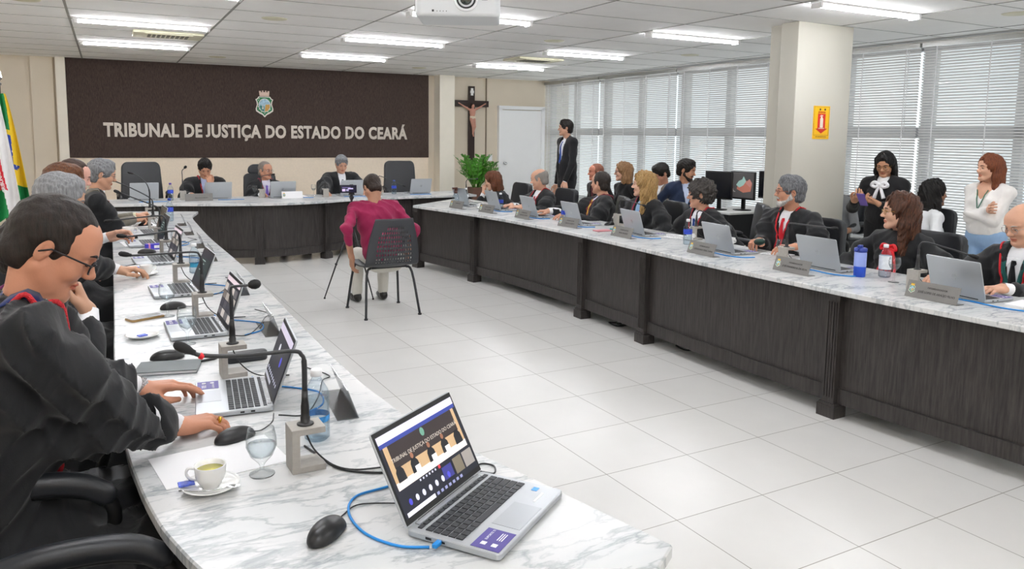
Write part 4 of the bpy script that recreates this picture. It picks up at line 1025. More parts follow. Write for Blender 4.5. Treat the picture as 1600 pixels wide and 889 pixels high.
# ---- head desk (facing the room)
p, I = person('dark-haired man in black robe with red cords, hand over his mouth', (1.42, 11.0, 1.125), pi, lean=.28, hp=.55, pz=.5, skin='#c38a6b', hair='full', hcol='#141110', cord='#b3222e', vh=.0042, vb=.012, wscale=1.2, shoulder_drop=-.02, shirt='#b9c3e6',
    hands={'L': dict(w=(1.47, 10.865, .925), dir=(-.25, .0, 1), up=(0, -1, .2), upw=True, curl='tight', pole=(-.4, .2, -1)), 'R': dict(w=(1.2, 10.6, .81), dir=(.3, -1, 0))})
seat_chair(I, pi, 'black leather armchair of the judge covering his mouth')
p, I = person('balding judge in glasses with lilac tie, face turned to the right', (2.20, 10.98, 1.09), pi, lean=.0, hy=.55, hp=.05, pz=.46, skin='#b97f62', hair='receding', hcol='#6b625c', hcol2='#8d857e', cord='#8e2440', tie='#7b62b5', glasses='thin', vh=.0042, vb=.012, shirt='#d8d4e4',
    hands={'R': dict(w=(2.08, 10.62, .80), dir=(-.1, -1, 0)), 'L': dict(w=(2.5, 10.62, .80), dir=(-.2, -1, 0))})
seat_chair(I, pi, 'high-backed black leather chair with headrest behind the balding judge', .1, True)
p, I = person('grey-haired man in black robe, white shirt and dark tie, looking down', (3.27, 10.98, 1.17), pi, lean=.18, hp=.4, pz=.5, skin='#cb9478', hair='full', hcol='#5b5d60', hcol2='#8b8d90', tie='#1b2438', vh=.0042, vb=.012, vdepth=.34, wscale=1.2, shoulder_drop=-.02,
    hands={'R': dict(w=(2.92, 10.52, .80), dir=(-.25, -1, -.05), curl='relax'), 'L': dict(w=(3.5, 10.62, .80), dir=(-.2, -1, 0))})
seat_chair(I, pi, 'black leather armchair of the grey-haired judge in the dark tie')
chair(.70, 11.35, pi + .05, 'empty black leather armchair at the left of the head desk')
chair(4.36, 11.35, pi - .12, 'empty black leather armchair at the right of the head desk')
# ---- man in the middle
p, I = person('man in maroon shirt and pale trousers, seen from behind on the mesh chair', (2.33, 6.86, 1.112), .0, lean=.30, side=-.10, hp=.68, hy=.1, shoulder_drop=-.03, pz=.47, skin='#a9765a', hair='buzz', hcol='#1b1512', hcol2='#3a2c25', wear='shirt', cloth='#8c1d47', shirt='', vh=.0038, vb=.0095, fold=.009, wscale=1.12, cuff='', legs='#c9c6bd', hold_arms=True, cape=False,
    hands={'L': dict(w=(2.06, 6.66, .52), dir=(.1, .15, -1), up=(-1, 0, 0), rolled=True, curl='relax', pole=(-.5, -.7, -.4)), 'R': dict(w=(2.66, 6.80, .52), dir=(-.1, .2, -1), up=(1, 0, 0), rolled=True, curl='relax', pole=(.5, -.7, -.4))}, shoes='#14110f')
MAROON = I
N_ = I['N']; MB().tube([N_ + V3(.074 * sin(t), .066 * cos(t) + .012, .004 + .022 * cos(t)) for t in [2 * pi * k / 20 for k in range(20)]], .017, 8, closed=True).build('collar', fabric('#8c1d47'), p)
# ---- right desk, far to near
p, I = person('woman with auburn wavy hair leaning her chin on her hand', (4.75, 9.1, 1.01), A_R, lean=.2, hp=.25, hy=-.7, pz=.46, skin='#d3a084', hair='bob', hcol='#3d2114', hcol2='#6b3c22', vh=.0045, fem=True, hs=.98,
    hands={'R': dict(w=(4.67, 9.20, .838), dir=(.0, -.1, 1), up=(-1, 0, 0), upw=True, curl='tight', pole=(.2, .6, -1))})
seat_chair(I, A_R, 'black leather armchair of the auburn-haired woman')
p, I = person('bald man in black robe with a red cord and tie, looking down', (4.78, 7.95, 1.095), A_R, lean=.05, hp=.2, hy=-.72, pz=.48, skin='#cc977b', hair='fringe', hcol='#8a8580', cord='#b51e2c', tie='#c0202c', vh=.0042, vb=.012,
    hands={'R': dict(w=(4.38, 7.9, .80), dir=(-1, -.2, 0), curl='relax'), 'L': dict(w=(4.40, 7.7, .80), dir=(-1, .3, 0))}, side=0)
seat_chair(I, A_R, 'black leather armchair of the bald man with the red tie')
p, I = person('large balding man in black robe and yellow tie, head turned away', (4.80, 6.72, 1.12), A_R - .45, lean=-.22, hp=.0, hy=-.75, pz=.46, skin='#c78f73', hair='receding', hcol='#1d1816', hcol2='#3a332f', cord='#8c2437', tie='#d9b94a', shirt='#d7dcf0', vh=.004, vb=.012, wscale=1.15,
    hands={'R': dict(w=(4.30, 6.95, .82), dir=(-1, .3, 0)), 'L': dict(w=(4.33, 6.60, .81), dir=(-1, .2, 0))})
seat_chair(I, A_R - .45, 'black leather armchair of the large balding man', .06)
p, I = person('woman with long blonde wavy hair in black robe with crimson cords', (4.80, 6.0, 1.145), A_R, lean=.0, hy=-.72, hp=-.02, pz=.48, skin='#d9a98e', hair='longwavy', hcol='#7c5c36', hcol2='#bb9a66', cord='#9c1d3a', shirt='#8fb3d9', vh=.004, vb=.012, fem=True,
    hands={'R': dict(l=(.22, .24, .66), pole=(.8, -.4, -.5)), 'L': dict(l=(-.22, .24, .66), pole=(-.8, -.4, -.5))})
seat_chair(I, A_R, 'black leather armchair of the blonde woman', .06, turn=-.2)
p, I = person('man with thick curly dark hair in black robe with red cords', (4.80, 5.20, 1.105), A_R, lean=.1, hy=-.78, hp=.05, pz=.47, skin='#c08a6e', hair='curly', hcol='#1d1a18', hcol2='#4a4542', glasses='thin', cord='#c01f2d', tie='#24407e', vh=.004, vb=.012,
    hands={'R': dict(l=(.22, .24, .66), pole=(.8, -.4, -.5)), 'L': dict(l=(-.22, .24, .66), pole=(-.8, -.4, -.5))})
c_ = seat_chair(I, A_R - .1, 'black leather armchair of the curly-haired man', .20, turn=-.55); c_.location.y -= .10; c_.scale = (1, 1, 1.04)
p, I = person('man with grey beard and brown glasses holding a green object in both hands', (4.82, 4.22, 1.195), A_R, lean=.03, hy=-.62, hp=-.02, pz=.49, skin='#c08465', hair='full', hcol='#3c3d40', hcol2='#7f8184', beard='grey', glasses='tortoise', cord='#cf1f2c', tie='#c3212e', vh=.0036, vb=.010, vdepth=.22, wscale=1.25, fold=.010,
    hands={'R': dict(w=(4.50, 4.20, .83), dir=(-1, -.35, .1), curl='hold', vox=.003), 'L': dict(w=(4.50, 3.86, .83), dir=(-1, .45, .0), curl='relax', vox=.003)})
seat_chair(I, A_R, 'black leather armchair of the grey-bearded man', .08, turn=.1)
p, I = person('woman with long brown hair, gold glasses and red jabot in black robe', (4.80, 3.27, 1.125), A_R, lean=.03, hy=-.72, hp=.0, pz=.47, skin='#d6a488', hair='longwavy', hcol='#22140e', hcol2='#5d3a28', glasses='gold', shirt='', vh=.0036, vb=.010, fem=True, fold=.008,
    hands={'R': dict(l=(.24, .24, .66), pole=(.9, -.4, -.4)), 'L': dict(l=(-.24, .24, .66), pole=(-.9, -.4, -.4))})
jb = MB(); q = [I['march'](I['G'], .0, v, off=.012) for v in (-.06, -.1, -.16, -.22, -.28)]; q = [x for x in q if x is not None]
for k in range(5):
    u = (k - 2) * .012; jb.tube(spline([x + I['Xd'] * (u * (1 + .5 * i)) + I['Fd'] * (.004 * (k % 2)) for i, x in enumerate(q)], 4), .009, 8)
for s in (-1, 1): jb.tube(spline([q[0], q[0] + V3(s * .04, .012, .012), q[0] + V3(s * .055, .01, -.02), q[0] + V3(s * .01, .012, -.012)], 5), .010, 8)
jb.tube([q[0] + V3(-.012, .014, 0), q[0] + V3(.012, .014, 0)], .017, 10); jb.build('jabot', mat('red_satin', '#d41f2a', .4, var=.12, vscale=30), p)
seat_chair(I, A_R, 'black leather armchair of the woman with the red jabot', .08, turn=-.05)
p, I = person('elderly bald man with grey hair and glasses, cut by the right image edge', (4.83, 2.50, 1.12), A_R, lean=.1, hy=-.28, hp=.35, pz=.47, skin='#cf9a7c', hair='fringe', hcol='#b0aeab', hcol2='#dddddb', glasses='thin', cord='#d01f2c', tie='#15161a', band='#15504c', vh=.0034, vb=.010, fold=.008,
    hands={'R': dict(w=(4.50, 2.76, .80), dir=(-1, .0, -.05), curl='relax', vox=.003), 'L': dict(w=(4.42, 2.36, .80), dir=(-1, .2, 0), curl='relax')})
seat_chair(I, A_R, 'black leather armchair of the elderly man at the right edge')
# ---- people behind the right desk
p, I = person('standing young man in dark suit, white shirt and blue tie by the blinds', (6.45, 9.98, 1.735), A_R - .1, lean=.0, hy=-.35, sit=False, pz=.93, skin='#bf8c70', hair='full', hcol='#17120f', glasses='thin', wear='jacket', cloth='#17171a', tie='#1d4493', vh=.0048, vb=.013, vdepth=.60, vwid=.085, fold=.003, wscale=1.22, hem=.82, build_legs=True, cape=False,
    hands={'L': dict(l=(-.2, .14, .93), dir=(-.2, -.5, -.8)), 'R': dict(l=(.26, .05, .86))})
p, I = person('bald red-faced man in dark clothes, mostly hidden behind the large balding man', (6.2, 8.80, 1.12), A_R, pz=.48, hy=-.3, skin='#c5745a', hair='buzz', hcol='#8a5a48', wear='jacket', cloth='#1b1517', shirt='#5c1f26', vh=.005, vb=.016, cape=False, cuff='')
p, I = person('woman with strawberry blonde bob and dark glasses in a black top', (6.1, 8.05, 1.16), A_R, pz=.48, hy=-.6, skin='#d8a58c', hair='bob', hcol='#6b4c30', hcol2='#a07c58', glasses='dark', wear='top', cloth='#161618', shirt='', vh=.005, vb=.015, fem=True, cape=False, cuff='')
p, I = person('dark-haired man in grey-brown jacket bending his head', (6.2, 7.42, 1.165), A_R, pz=.48, hy=-.1, hp=.5, lean=.1, skin='#c08468', hair='full', hcol='#1a1613', wear='jacket', cloth='#6b6259', vh=.005, vb=.015, cape=False, cuff='', hands={'R': dict(w=(5.8, 7.6, .77)), 'L': dict(w=(5.8, 7.3, .77))})
p, I = person('bearded young man in navy suit reading papers at the rear table', (6.08, 6.82, 1.235), A_R + 1.1, pz=.52, lean=.08, hy=.95, hp=.22, skin='#b9805f', hair='full', hcol='#17110d', beard='dark', wear='jacket', cloth='#1a2740', shirt='#c9d6f2', vh=.0045, vb=.013, cape=False, cuff='#dfe6f6',
    hands={'L': dict(w=(5.88, 6.52, .775), dir=(.1, -1, 0), curl='relax'), 'R': dict(w=(5.70, 6.95, .775), dir=(-.6, -.8, 0))})
p, I = person('seated person in grey sweatshirt, mostly hidden behind the column', (7.25, 5.72, 1.13), A_R + .6, pz=.47, lean=.1, skin='#9c6a4c', hair='short', hcol='#17110d', wear='shirt', cloth='#8b8d90', shirt='', legs='#141416', vh=.005, vb=.014, cape=False, cuff='', hands={'L': dict(l=(-.12, .36, .62), rolled=True), 'R': dict(l=(.12, .36, .62), rolled=True)}, hold_arms=True)
seat_chair(I, A_R + .1, 'black leather armchair carrying the person in the grey sweatshirt')
p, I = person('standing woman in black blazer with white bow scarf looking at her phone', (6.86, 4.86, 1.372), A_R + .25, lean=.0, hp=.38, hy=.1, sit=False, pz=.80, skin='#b47d5c', hair='long', hcol='#0e0c0c', glasses='gold', wear='blazer', cloth='#141416', shirt='#f2f2f4', vh=.0042, vb=.011, vdepth=.10, fold=.003, cape=False, cuff='', fem=True, legs='#121214', hs=.95,
    hands={'R': dict(w=(6.60, 4.98, 1.015), dir=(-.35, -.6, .35), up=(0, .3, -1), curl='hold'), 'L': dict(w=(6.62, 4.72, 1.0), dir=(-.3, .9, .2), up=(0, .3, -1), curl='hold')})
WOM = I
bw = MB(); q = I['march2'](0, -.04, off=.012)
for s in (-1, 1):
    bw.tube(spline([q, q + V3(s * .05, .01, .025), q + V3(s * .075, .01, -.005), q + V3(s * .04, .012, -.02), q + V3(s * .005, .008, -.004)], 5), [.008] + [.017] * 19 + [.008], 8)
    bw.tube(spline([q, q + V3(s * .02, .014, -.05), q + V3(s * .045, .012, -.13)], 5), [.010, .011, .012, .013, .014, .015, .016, .017, .018, .019, .02], 8)
bw.tube([q + V3(-.012, .012, 0), q + V3(.012, .012, 0)], .018, 10); bw.build('bow_scarf', mat('white_satin', '#f1f2f6', .45, var=.04), p)
MB().lathe([(0, -.012), (.009, -.006), (.011, 0), (.008, .008), (0, .012)], 10, M=I['Mh'] @ Matrix.Translation((-.087, -.012, -.042))).build('earring', M_gold, p)
p, I = person('person with long curly black hair in a white shirt, seen from behind', (6.9, 4.36, 1.12), A_R + 2.6, pz=.47, lean=.1, skin='#8c5c40', hair='longwavy', hcol='#0f0d0d', wear='shirt', cloth='#e8eaec', shirt='', vh=.005, vb=.014, cape=False, cuff='', fem=True)
seat_chair(I, A_R, 'black office chair of the black-haired person behind the woman with the red jabot')
p, I = person('standing woman with long auburn hair, white blouse, jeans and crossed arms', (6.86, 3.86, 1.375), A_R - .1, lean=-.03, hy=-.35, hp=.0, sit=False, pz=.80, skin='#d59f82', hair='long', hcol='#4a2112', hcol2='#83492a', wear='top', cloth='#ece9e6', shirt='skin:#d59f82', vwid=.085, vh=.004, vb=.010, fold=.004, fem=True, cape=False, cuff='', legs='#8fadd0', hs=.95, hem=.80,
    hands={'R': dict(l=(-.13, .165, 1.035), dir=(-.9, -.45, .12), up=(-.2, 1, .1), curl='relax', pole=(1, -.1, -.8)), 'L': dict(l=(.08, .20, 1.00), dir=(.85, -.12, .1), up=(0, 1, .1), curl='relax', pole=(-1, -.1, -.8), hide=True)}, vdepth=.11)
lz = MB()
for s in (-1, 1):
    q = [I['march2'](s * (.05 - .045 * t), -.03 - .16 * t, off=.008) for t in (0, .25, .5, .75, 1)]; lz.tube([x for x in q if x is not None], .004, 6)
lz.build('lanyard', mat('green_lanyard', '#1d6b52', .6, var=.1), p)
# ---------------------------------------------------------------- laptops
def quad_part(name, m, parent, x0, y0, x1, y1, z, M, t=.0006):
    return MB().box(((x0 + x1) / 2, (y0 + y1) / 2, z), (abs(x1 - x0), abs(y1 - y0), t)).build(name, m, parent, M=M)
def laptop(x, y, rz, label, kind='dark', open_=108, group='open silver laptops on the desks', z=ZT):
    o = empty('laptop', label, 'laptop', (x, y, z), rz, group); I4 = Matrix.Identity(4)
    w, d, h = .325, .222, .014
    MB().prism(rrect(w, d, .012, 4), .003, .003 + h).build('base', M_silver, o, bevel=.002, seg=1)
    f = MB()
    for sx in (-1, 1):
        for sy in (-1, 1): f.lathe([(0, 0), (.007, 0), (.007, .004), (0, .004)], 8, c=(sx * .14, sy * .09, 0))
    f.build('rubber_foot', M_blkm, o)
    k = MB(); zt = .003 + h
    for r in range(6):
        yy = .083 - r * .0185; n = 15; xw = .296 / n
        if r == 0: yy += .004
        c = 0
        while c < n:
            wd = 1
            if r == 5 and c == 4: wd = 5
            if r in (2, 3, 4) and c == n - 2: wd = 2
            if c + wd > n: wd = n - c
            k.box((-.148 + (c + wd / 2) * xw, yy, zt + .0008), (xw * wd - .0028, .0155 if r else .010, .0022)); c += wd
    k.build('keyboard', M_keys, o)
    quad_part('touchpad', mat('touchpad', '#a9adb2', .3, .4), o, -.055, -.103, .055, -.036, zt + .0003, I4)
    MB().box((0, .1, zt + .0012), (.27, .012, .003)).build('speaker_bar', mat('bright_aluminium', '#d5d8dc', .25, .7), o)
    st = quad_part('palm_sticker', M_purple, o, -.155, -.105, -.075, -.040, zt + .0004, I4)
    V, F = text_mesh('SUPORTE TI', .008, .0001); MB().add(V, F, M=Matrix.Translation((-.1, -.06, zt + .0009))).box((-.135, -.06, zt + .0008), (.012, .012, .0004)).box((-.135, -.085, zt + .0008), (.012, .012, .0004)).box((-.1, -.085, zt + .0008), (.03, .002, .0004)).box((-.1, -.09, zt + .0008), (.03, .002, .0004)).box((-.1, -.08, zt + .0008), (.03, .002, .0004)).build('sticker_text', M_white, st)
    if kind == 'meeting':
        quad_part('badge', mat('blue_badge', '#1d8fe0', .3), o, .125, -.058, .143, -.044, zt + .0004, I4)
        MB().box((.10, -.075, zt + .0004), (.05, .006, .0005)).build('white_sticker', M_white, o)
    po = MB().box((-.1628, .055, .010), (.001, .014, .005)).box((-.1628, .02, .010), (.001, .010, .004)).box((.1628, .05, .010), (.001, .012, .005)).box((.1628, .02, .010), (.001, .012, .005)); po.build('port', M_blk, o)
    L = Matrix.Translation((0, d / 2 - .006, zt)) @ Matrix.Rotation(radians(open_), 4, 'X') @ Matrix.Translation((0, -.0, 0))
    # lid frame: local y runs up the lid towards -y before rotation
    Ls = Matrix.Translation((0, d / 2 - .006, zt)) @ Matrix.Rotation(radians(180 - open_), 4, 'X') @ Matrix.Rotation(pi, 4, 'X') @ Matrix.Diagonal((1, -1, -1, 1))
    # simple explicit basis: u = up along the lid, n = screen normal (towards the user)
    a = radians(open_); u = Vector((0, -cos(a), sin(a))); nn = Vector((0, -sin(a), -cos(a)))
    B = Matrix(((1, 0, 0, 0), (0, u.y, nn.y, d / 2 - .004), (0, u.z, nn.z, zt - .001), (0, 0, 0, 1)))
    MB().prism([(px, py + .107) for px, py in rrect(w, .212, .009, 4)], -.006, 0).build('screen_lid', M_silver, o, M=B, bevel=.0015, seg=1)
    MB().box((0, .108, .0005), (w - .006, .204, .001)).build('bezel', M_blk, o, M=B)
    MB().tube([(-.12, .0, -.002), (.12, .0, -.002)], .005, 8).build('hinge', M_dgrey, o, M=B)
    lg = MB(); n_ = 28   # round logo with slanted letters on the lid
    for i in range(n_):
        a0, a1 = 2 * pi * i / n_, 2 * pi * (i + 1) / n_
        lg.add([(r * cos(t) * 1.0, .108 + r * sin(t), -.0066) for t, r in ((a0, .0165), (a1, .0165), (a1, .0150), (a0, .0150))], [(0, 1, 2, 3)])
    for (p0, p1) in (((-.008, -.008), (-.002, .014)), ((-.0045, .003), (.0005, .003)), ((.0005, .003), (-.0025, -.008)), ((.001, -.015), (.007, .005)), ((.007, .005), (.0115, .005)), ((.0115, .005), (.008, -.007)), ((.008, -.007), (.003, -.007))):
        dx, dy = p1[0] - p0[0], p1[1] - p0[1]; l = math.hypot(dx, dy); nx, ny = -dy / l * .0009, dx / l * .0009
        lg.add([(-(p0[0] + nx), .108 + p0[1] + ny, -.0066), (-(p0[0] - nx), .108 + p0[1] - ny, -.0066), (-(p1[0] - nx), .108 + p1[1] - ny, -.0066), (-(p1[0] + nx), .108 + p1[1] + ny, -.0066)], [(0, 1, 2, 3)])
    lg.build('lid_logo', M_chrome, o, M=B)
    E = lambda nm, c, s=.5: mat('screen_' + nm, c, .4, emit=s)
    sc = MB().box((0, .109, .0012), (w - .016, .182, .0008)); 
    scr = sc.build('display', E('night', '#1b1d28') if kind != 'plain' else mat('screen_off', '#0e0f12', .2), o, M=B)
    W2 = (w - .018) / 2
    def R(x0, y0, x1, y1, c, nm, zz=.0020, s=.5): MB().box(((x0 + x1) * W2 / 2, .018 + (y0 + y1) * .182 / 2, zz), (abs(x1 - x0) * W2, abs(y1 - y0) * .182, .0004)).build(nm, E(c.strip('#'), c, s), scr, M=B)
    if kind == 'meeting':
        R(-1, .90, 1, .995, '#cfc8dc', 'browser_bar'); R(-1, .85, 1, .90, '#2e3c86', 'title_bar')
        R(-.94, .34, .94, .85, '#b79a76', 'video_wall'); R(-.84, .56, .86, .85, '#2c2424', 'video_panel', .0024)
        R(-.94, .32, .94, .41, '#d8d4cf', 'video_table', .0024)
        V, F = text_mesh('TRIBUNAL DE JUSTIÇA DO ESTADO DO CEARÁ', .0125, .0001); MB().add(V, F, M=B @ Matrix.Translation((0, .018 + .64 * .182, .0030))).build('video_lettering', E('b9b2a8', '#b9b2a8'), scr)
        MB().prism([(.008 * cos(t), .010 * sin(t)) for t in [2 * pi * i / 10 for i in range(10)]], 0, .0004, M=B @ Matrix.Translation((0, .018 + .79 * .182, .0028))).build('video_emblem', E('3f7f66', '#5f8f7c'), scr)
        for i, cx in enumerate((-.78, -.42, .02, .40, .78)):
            fig = [(-.10, .40), (.10, .40), (.09, .52), (.035, .58), (-.035, .58), (-.09, .52)]
            MB().prism([((cx + fx) * W2, .018 + fy * .182) for fx, fy in fig], .0028, .0032).build('video_figure', E('15161c', '#15161c'), scr, M=B)
            if i in (1, 2, 3): MB().prism([(cx * W2 + .0055 * cos(t), .018 + .605 * .182 + .0068 * sin(t)) for t in [2 * pi * k_ / 10 for k_ in range(10)]], .0028, .0033).build('video_head', E('a87a60', '#8c5f49'), scr, M=B); R(cx - .02, .37, cx + .10, .47, '#e6e7ea', 'video_laptop', .0034)
        for i in range(7): MB().prism([((-.8 + i * .17) * W2 + .0058 * cos(t), .018 + .145 * .182 + .0072 * sin(t)) for t in [2 * pi * k_ / 12 for k_ in range(12)]], .0024, .0028).build('avatar', E('3b3c9e', '#4747b8') if i in (0, 6) else E('d9dbe8', '#c9cbdc'), scr, M=B)
        R(.42, .08, .66, .28, '#6f6758', 'thumbnail', .0024); R(.70, .08, .97, .28, '#8f8a86', 'thumbnail', .0024); R(.10, .10, .36, .26, '#34357a', 'thumbnail', .0024)
        R(.05, .275, .10, .315, '#d83a44', 'hang_up_button', .0024)
        for i in range(6): R(-.45 + i * .08, .28, -.42 + i * .08, .305, '#d9dbe8', 'control', .0024)
        R(-.96, .005, -.25, .055, '#d9d9e4', 'search_bar', .0024)
        for i in range(7): R(-.2 + i * .11, .012, -.14 + i * .11, .048, '#8b8fb5', 'task_icon', .0024)
    elif kind == 'call':
        R(-1, .86, 1, .99, '#bdb6c8', 'browser_bar'); R(-.9, .20, .98, .86, '#24242c', 'call_area', .0024)
        for cx, cy, c in ((.35, .5, '#4747b8'), (-.25, .62, '#cfcfd6')): MB().prism([(cx * W2 + .014 * cos(t), .018 + cy * .182 + .016 * sin(t)) for t in [2 * pi * i / 20 for i in range(20)]], .0028, .0032).build('avatar', E(c.strip('#'), c), scr, M=B)
        for i in range(9): MB().prism([((-.85 + i * .19) * W2 + .005 * cos(t), .018 + .15 * .182 + .0062 * sin(t)) for t in [2 * pi * k_ / 10 for k_ in range(10)]], .0024, .0028).build('avatar', E('d9dbe8', '#c9cbdc'), scr, M=B)
        R(-.98, .0, .0, .06, '#a9aab4', 'search_bar', .0024)
    elif kind == 'grid':
        R(-1, .88, 1, .99, '#c9b9c2', 'browser_bar')
        cs = ['#4c4a4e', '#8c8680', '#39383f', '#a39c98', '#5d5651', '#2a2a33']
        for i in range(4):
            for j in range(4): R(-.96 + i * .48, .04 + j * .2, -.53 + i * .48, .21 + j * .2, cs[(i * 3 + j * 5) % 6], 'thumbnail', .0024, .7)
    elif kind == 'mail':
        R(-.7, .2, .9, .8, '#1c2a2c', 'dark_window', .0022)
        for i in range(4): R(-.5, .7 - i * .1, .1 - .1 * i, .72 - i * .1, '#b8c8c4', 'text_line', .0026)
    return o
LP = {}
laptop(.757, 1.452, .60, 'large silver laptop at the near end of the left desk showing the video meeting', 'meeting', 117, z=ZT)
laptop(.385, 2.505, -pi / 2 - .12, 'open laptop under the hands of the man with the gold ring', 'call', 110)
laptop(.390, 3.48, -pi / 2 + .0, 'left desk laptop with a grid of faces, second from the near end', 'grid', 108)
laptop(.392, 4.38, -pi / 2 + .02, 'left desk laptop with dark green screen behind the third microphone', 'mail', 112)
laptop(.37, 5.48, -pi / 2 + .04, 'left desk laptop behind the white cup and saucer', 'grid', 107)
laptop(.37, 6.36, -pi / 2 + .04, 'left desk laptop beside the purple box', 'mail', 108)
laptop(.42, 7.05, -pi / 2 + .04, 'left desk laptop farthest but one, near the stacked goosenecks', 'plain', 106)
for X, Y, r, lab in [(4.10, 8.42, .08, 'silver laptop farthest on the right desk, by the spray bottle'), (4.22, 7.80, -.05, 'silver laptop second from the far end of the right desk'), (4.22, 6.98, -.06, 'silver laptop at the hands of the bald man with the red tie'), (4.24, 6.20, -.06, 'silver laptop in front of the large balding man and the pink pouch'),
                     (4.30, 5.32, -.12, 'silver laptop in front of the blonde woman'), (4.24, 4.22, -.10, 'silver laptop left of the bearded man'), (4.30, 3.38, -.03, 'silver laptop between the bearded man and the blue shaker'), (4.235, 2.42, -.12, 'silver laptop nearest the right edge, in front of the elderly man')]:
    laptop(X, Y, pi / 2 + r, lab, 'plain', 107)
for X, Y, r, lab in [(.64, 10.62, .05, 'silver laptop in front of the empty chair at the left of the head desk'), (1.49, 10.50, 0, 'silver laptop in front of the man covering his mouth'), (2.29, 10.44, -.05, 'silver laptop in front of the balding judge'), (3.22, 10.46, 0, 'silver laptop in front of the grey-haired judge with the dark tie'), (4.24, 10.50, .05, 'silver laptop in front of the empty chair at the right of the head desk')]:
    laptop(X, Y, pi + r, lab, 'plain', 106)

# ---------------------------------------------------------------- gooseneck microphones on stone brackets
def mic(x, y, rz, pts, label, ball=False, red=False, r=.0048):
    """bracket opens towards local +x; pts = neck points relative to the socket (local)"""
    o = empty('gooseneck_microphone', label, 'microphone', (x, y, ZT), rz, 'gooseneck microphones on stone brackets')
    C_ = [(-.042, 0), (.042, 0), (.042, .016), (-.022, .016), (-.022, .097), (.042, .097), (.042, .113), (-.042, .113)]
    MB().prism(C_, -.036, .036, M=Matrix.Rotation(pi / 2, 4, 'X')).build('bracket', M_concrete, o, bevel=.0012, seg=1)
    MB().lathe([(0, .113), (.021, .113), (.021, .116), (.017, .118), (.012, .119), (.012, .132), (.0105, .134), (.0105, .16), (.0085, .175), (.0075, .20), (0, .20)], 18).build('socket', M_blk, o)
    P = spline([(0, 0, .19)] + pts, 6); MB().tube(P, [.0070] * 8 + [r] * (len(P) - 8) if len(P) > 8 else r, 8).build('gooseneck', M_dgrey, o)
    a, b = Vector(P[-2]), Vector(P[-1]); d = (b - a).normalized(); q = d.to_track_quat('Z', 'Y').to_matrix().to_4x4(); M = Matrix.Translation(b) @ q
    if ball: MB().lathe([(0, -.006), (.008, -.004), (.0155, .006), (.018, .018), (.015, .030), (.008, .037), (0, .039)], 16, M=M).build('windscreen', M_blkm, o)
    else: MB().lathe([(0, -.012), (.0065, -.012), (.0075, -.004), (.0105, .004), (.012, .018), (.011, .032), (.006, .039), (0, .041)], 16, M=M).build('windscreen', M_blkm, o)
    if red: MB().tube([b - d * .034, b - d * .024], .0075, 10).build('red_ring', mat('red_plastic_ring', '#d8232f', .4, var=.05), o)
    MB().tube(spline([(.0, 0, .097), (.004, -.004, .08), (.02, -.02, .045), (.055, -.05, .014), (.10, -.08, .004), (.17, -.10, .004)], 5), .0022, 6).build('cable', M_bcable, o)
    return o
mic(.462, 1.893, 0, [(0, 0, .27), (-.006, 0, .292), (-.03, 0, .305), (-.15, .0, .309), (-.235, .01, .318), (-.262, .012, .332)], 'gooseneck microphone on stone bracket nearest the camera, beside the goblet', red=True, r=.0052)
mic(.428, 2.762, 0, [(0, 0, .27), (0, 0, .303), (.008, 0, .313), (.045, 0, .313), (.062, 0, .314)], 'microphone with short ball head bent towards the room, second from the camera', ball=True)
mic(.452, 3.725, 0, [(0, 0, .26), (-.006, 0, .285), (-.03, 0, .302), (-.15, 0, .302), (-.27, 0, .302), (-.295, 0, .306)], 'straight-necked gooseneck microphone in front of the laptop with dark green screen')
mic(.455, 4.62, 0, [(0, 0, .25), (-.012, 0, .285), (-.035, 0, .297), (-.15, 0, .286), (-.25, 0, .278), (-.275, 0, .280)], 'gooseneck microphone fourth from the camera, above the white cup')
mic(.475, 5.70, 0, [(0, 0, .25), (-.012, 0, .270), (-.04, 0, .278), (-.17, 0, .270), (-.33, 0, .256)], 'low gooseneck microphone fifth from the camera on the left desk')
mic(.50, 6.50, 0, [(0, 0, .24), (-.012, 0, .265), (-.05, 0, .285), (-.17, 0, .34), (-.27, 0, .385)], 'gooseneck microphone sloping up to the left, sixth from the camera')
mic(.52, 7.42, 0, [(0, 0, .23), (-.01, 0, .255), (-.05, 0, .29), (-.17, 0, .36), (-.29, 0, .42)], 'gooseneck microphone pointing at the face of the man with clasped hands')
mic(.55, 8.20, 0, [(0, 0, .27), (-.02, 0, .34), (-.06, 0, .39), (-.11, 0, .43), (-.145, 0, .445)], 'gooseneck microphone rising in front of the empty chair, farthest on the left desk')
mic(4.15, 2.69, 0, [(0, 0, .22), (0, -.004, .255), (.0, -.04, .275), (.0, -.18, .255), (.0, -.30, .235)], 'gooseneck microphone arching over the laptop nearest the right edge')
mic(4.18, 3.66, 0, [(0, 0, .24), (0, -.006, .268), (0, -.04, .280), (0, -.25, .280), (0, -.36, .282)], 'gooseneck microphone with level neck beside the bearded man')
mic(4.46, 4.86, 0, [(0, 0, .2), (0, -.01, .235), (0, -.06, .245), (0, -.22, .19), (0, -.38, .13)], 'gooseneck microphone drooping behind the blue-labelled bottle')
mic(4.50, 5.98, 0, [(0, 0, .19), (0, -.01, .235), (0, -.05, .25), (0, -.22, .24), (0, -.36, .225)], 'gooseneck microphone beside the blonde woman')
mic(4.22, 8.80, 0, [(0, 0, .22), (0, .0, .27), (.02, -.03, .30), (.04, -.2, .31)], 'gooseneck microphone at the far end of the right desk by the planter')
mic(1.08, 10.44, pi / 2, [(0, 0, .24), (0, -.0, .3), (.01, 0, .36), (.02, -.03, .395)], 'upright gooseneck microphone left of the man covering his mouth', ball=True)
mic(2.04, 10.46, pi / 2, [(0, 0, .22), (0, 0, .26), (.004, -.02, .285), (.01, -.14, .30)], 'gooseneck microphone in front of the balding judge')
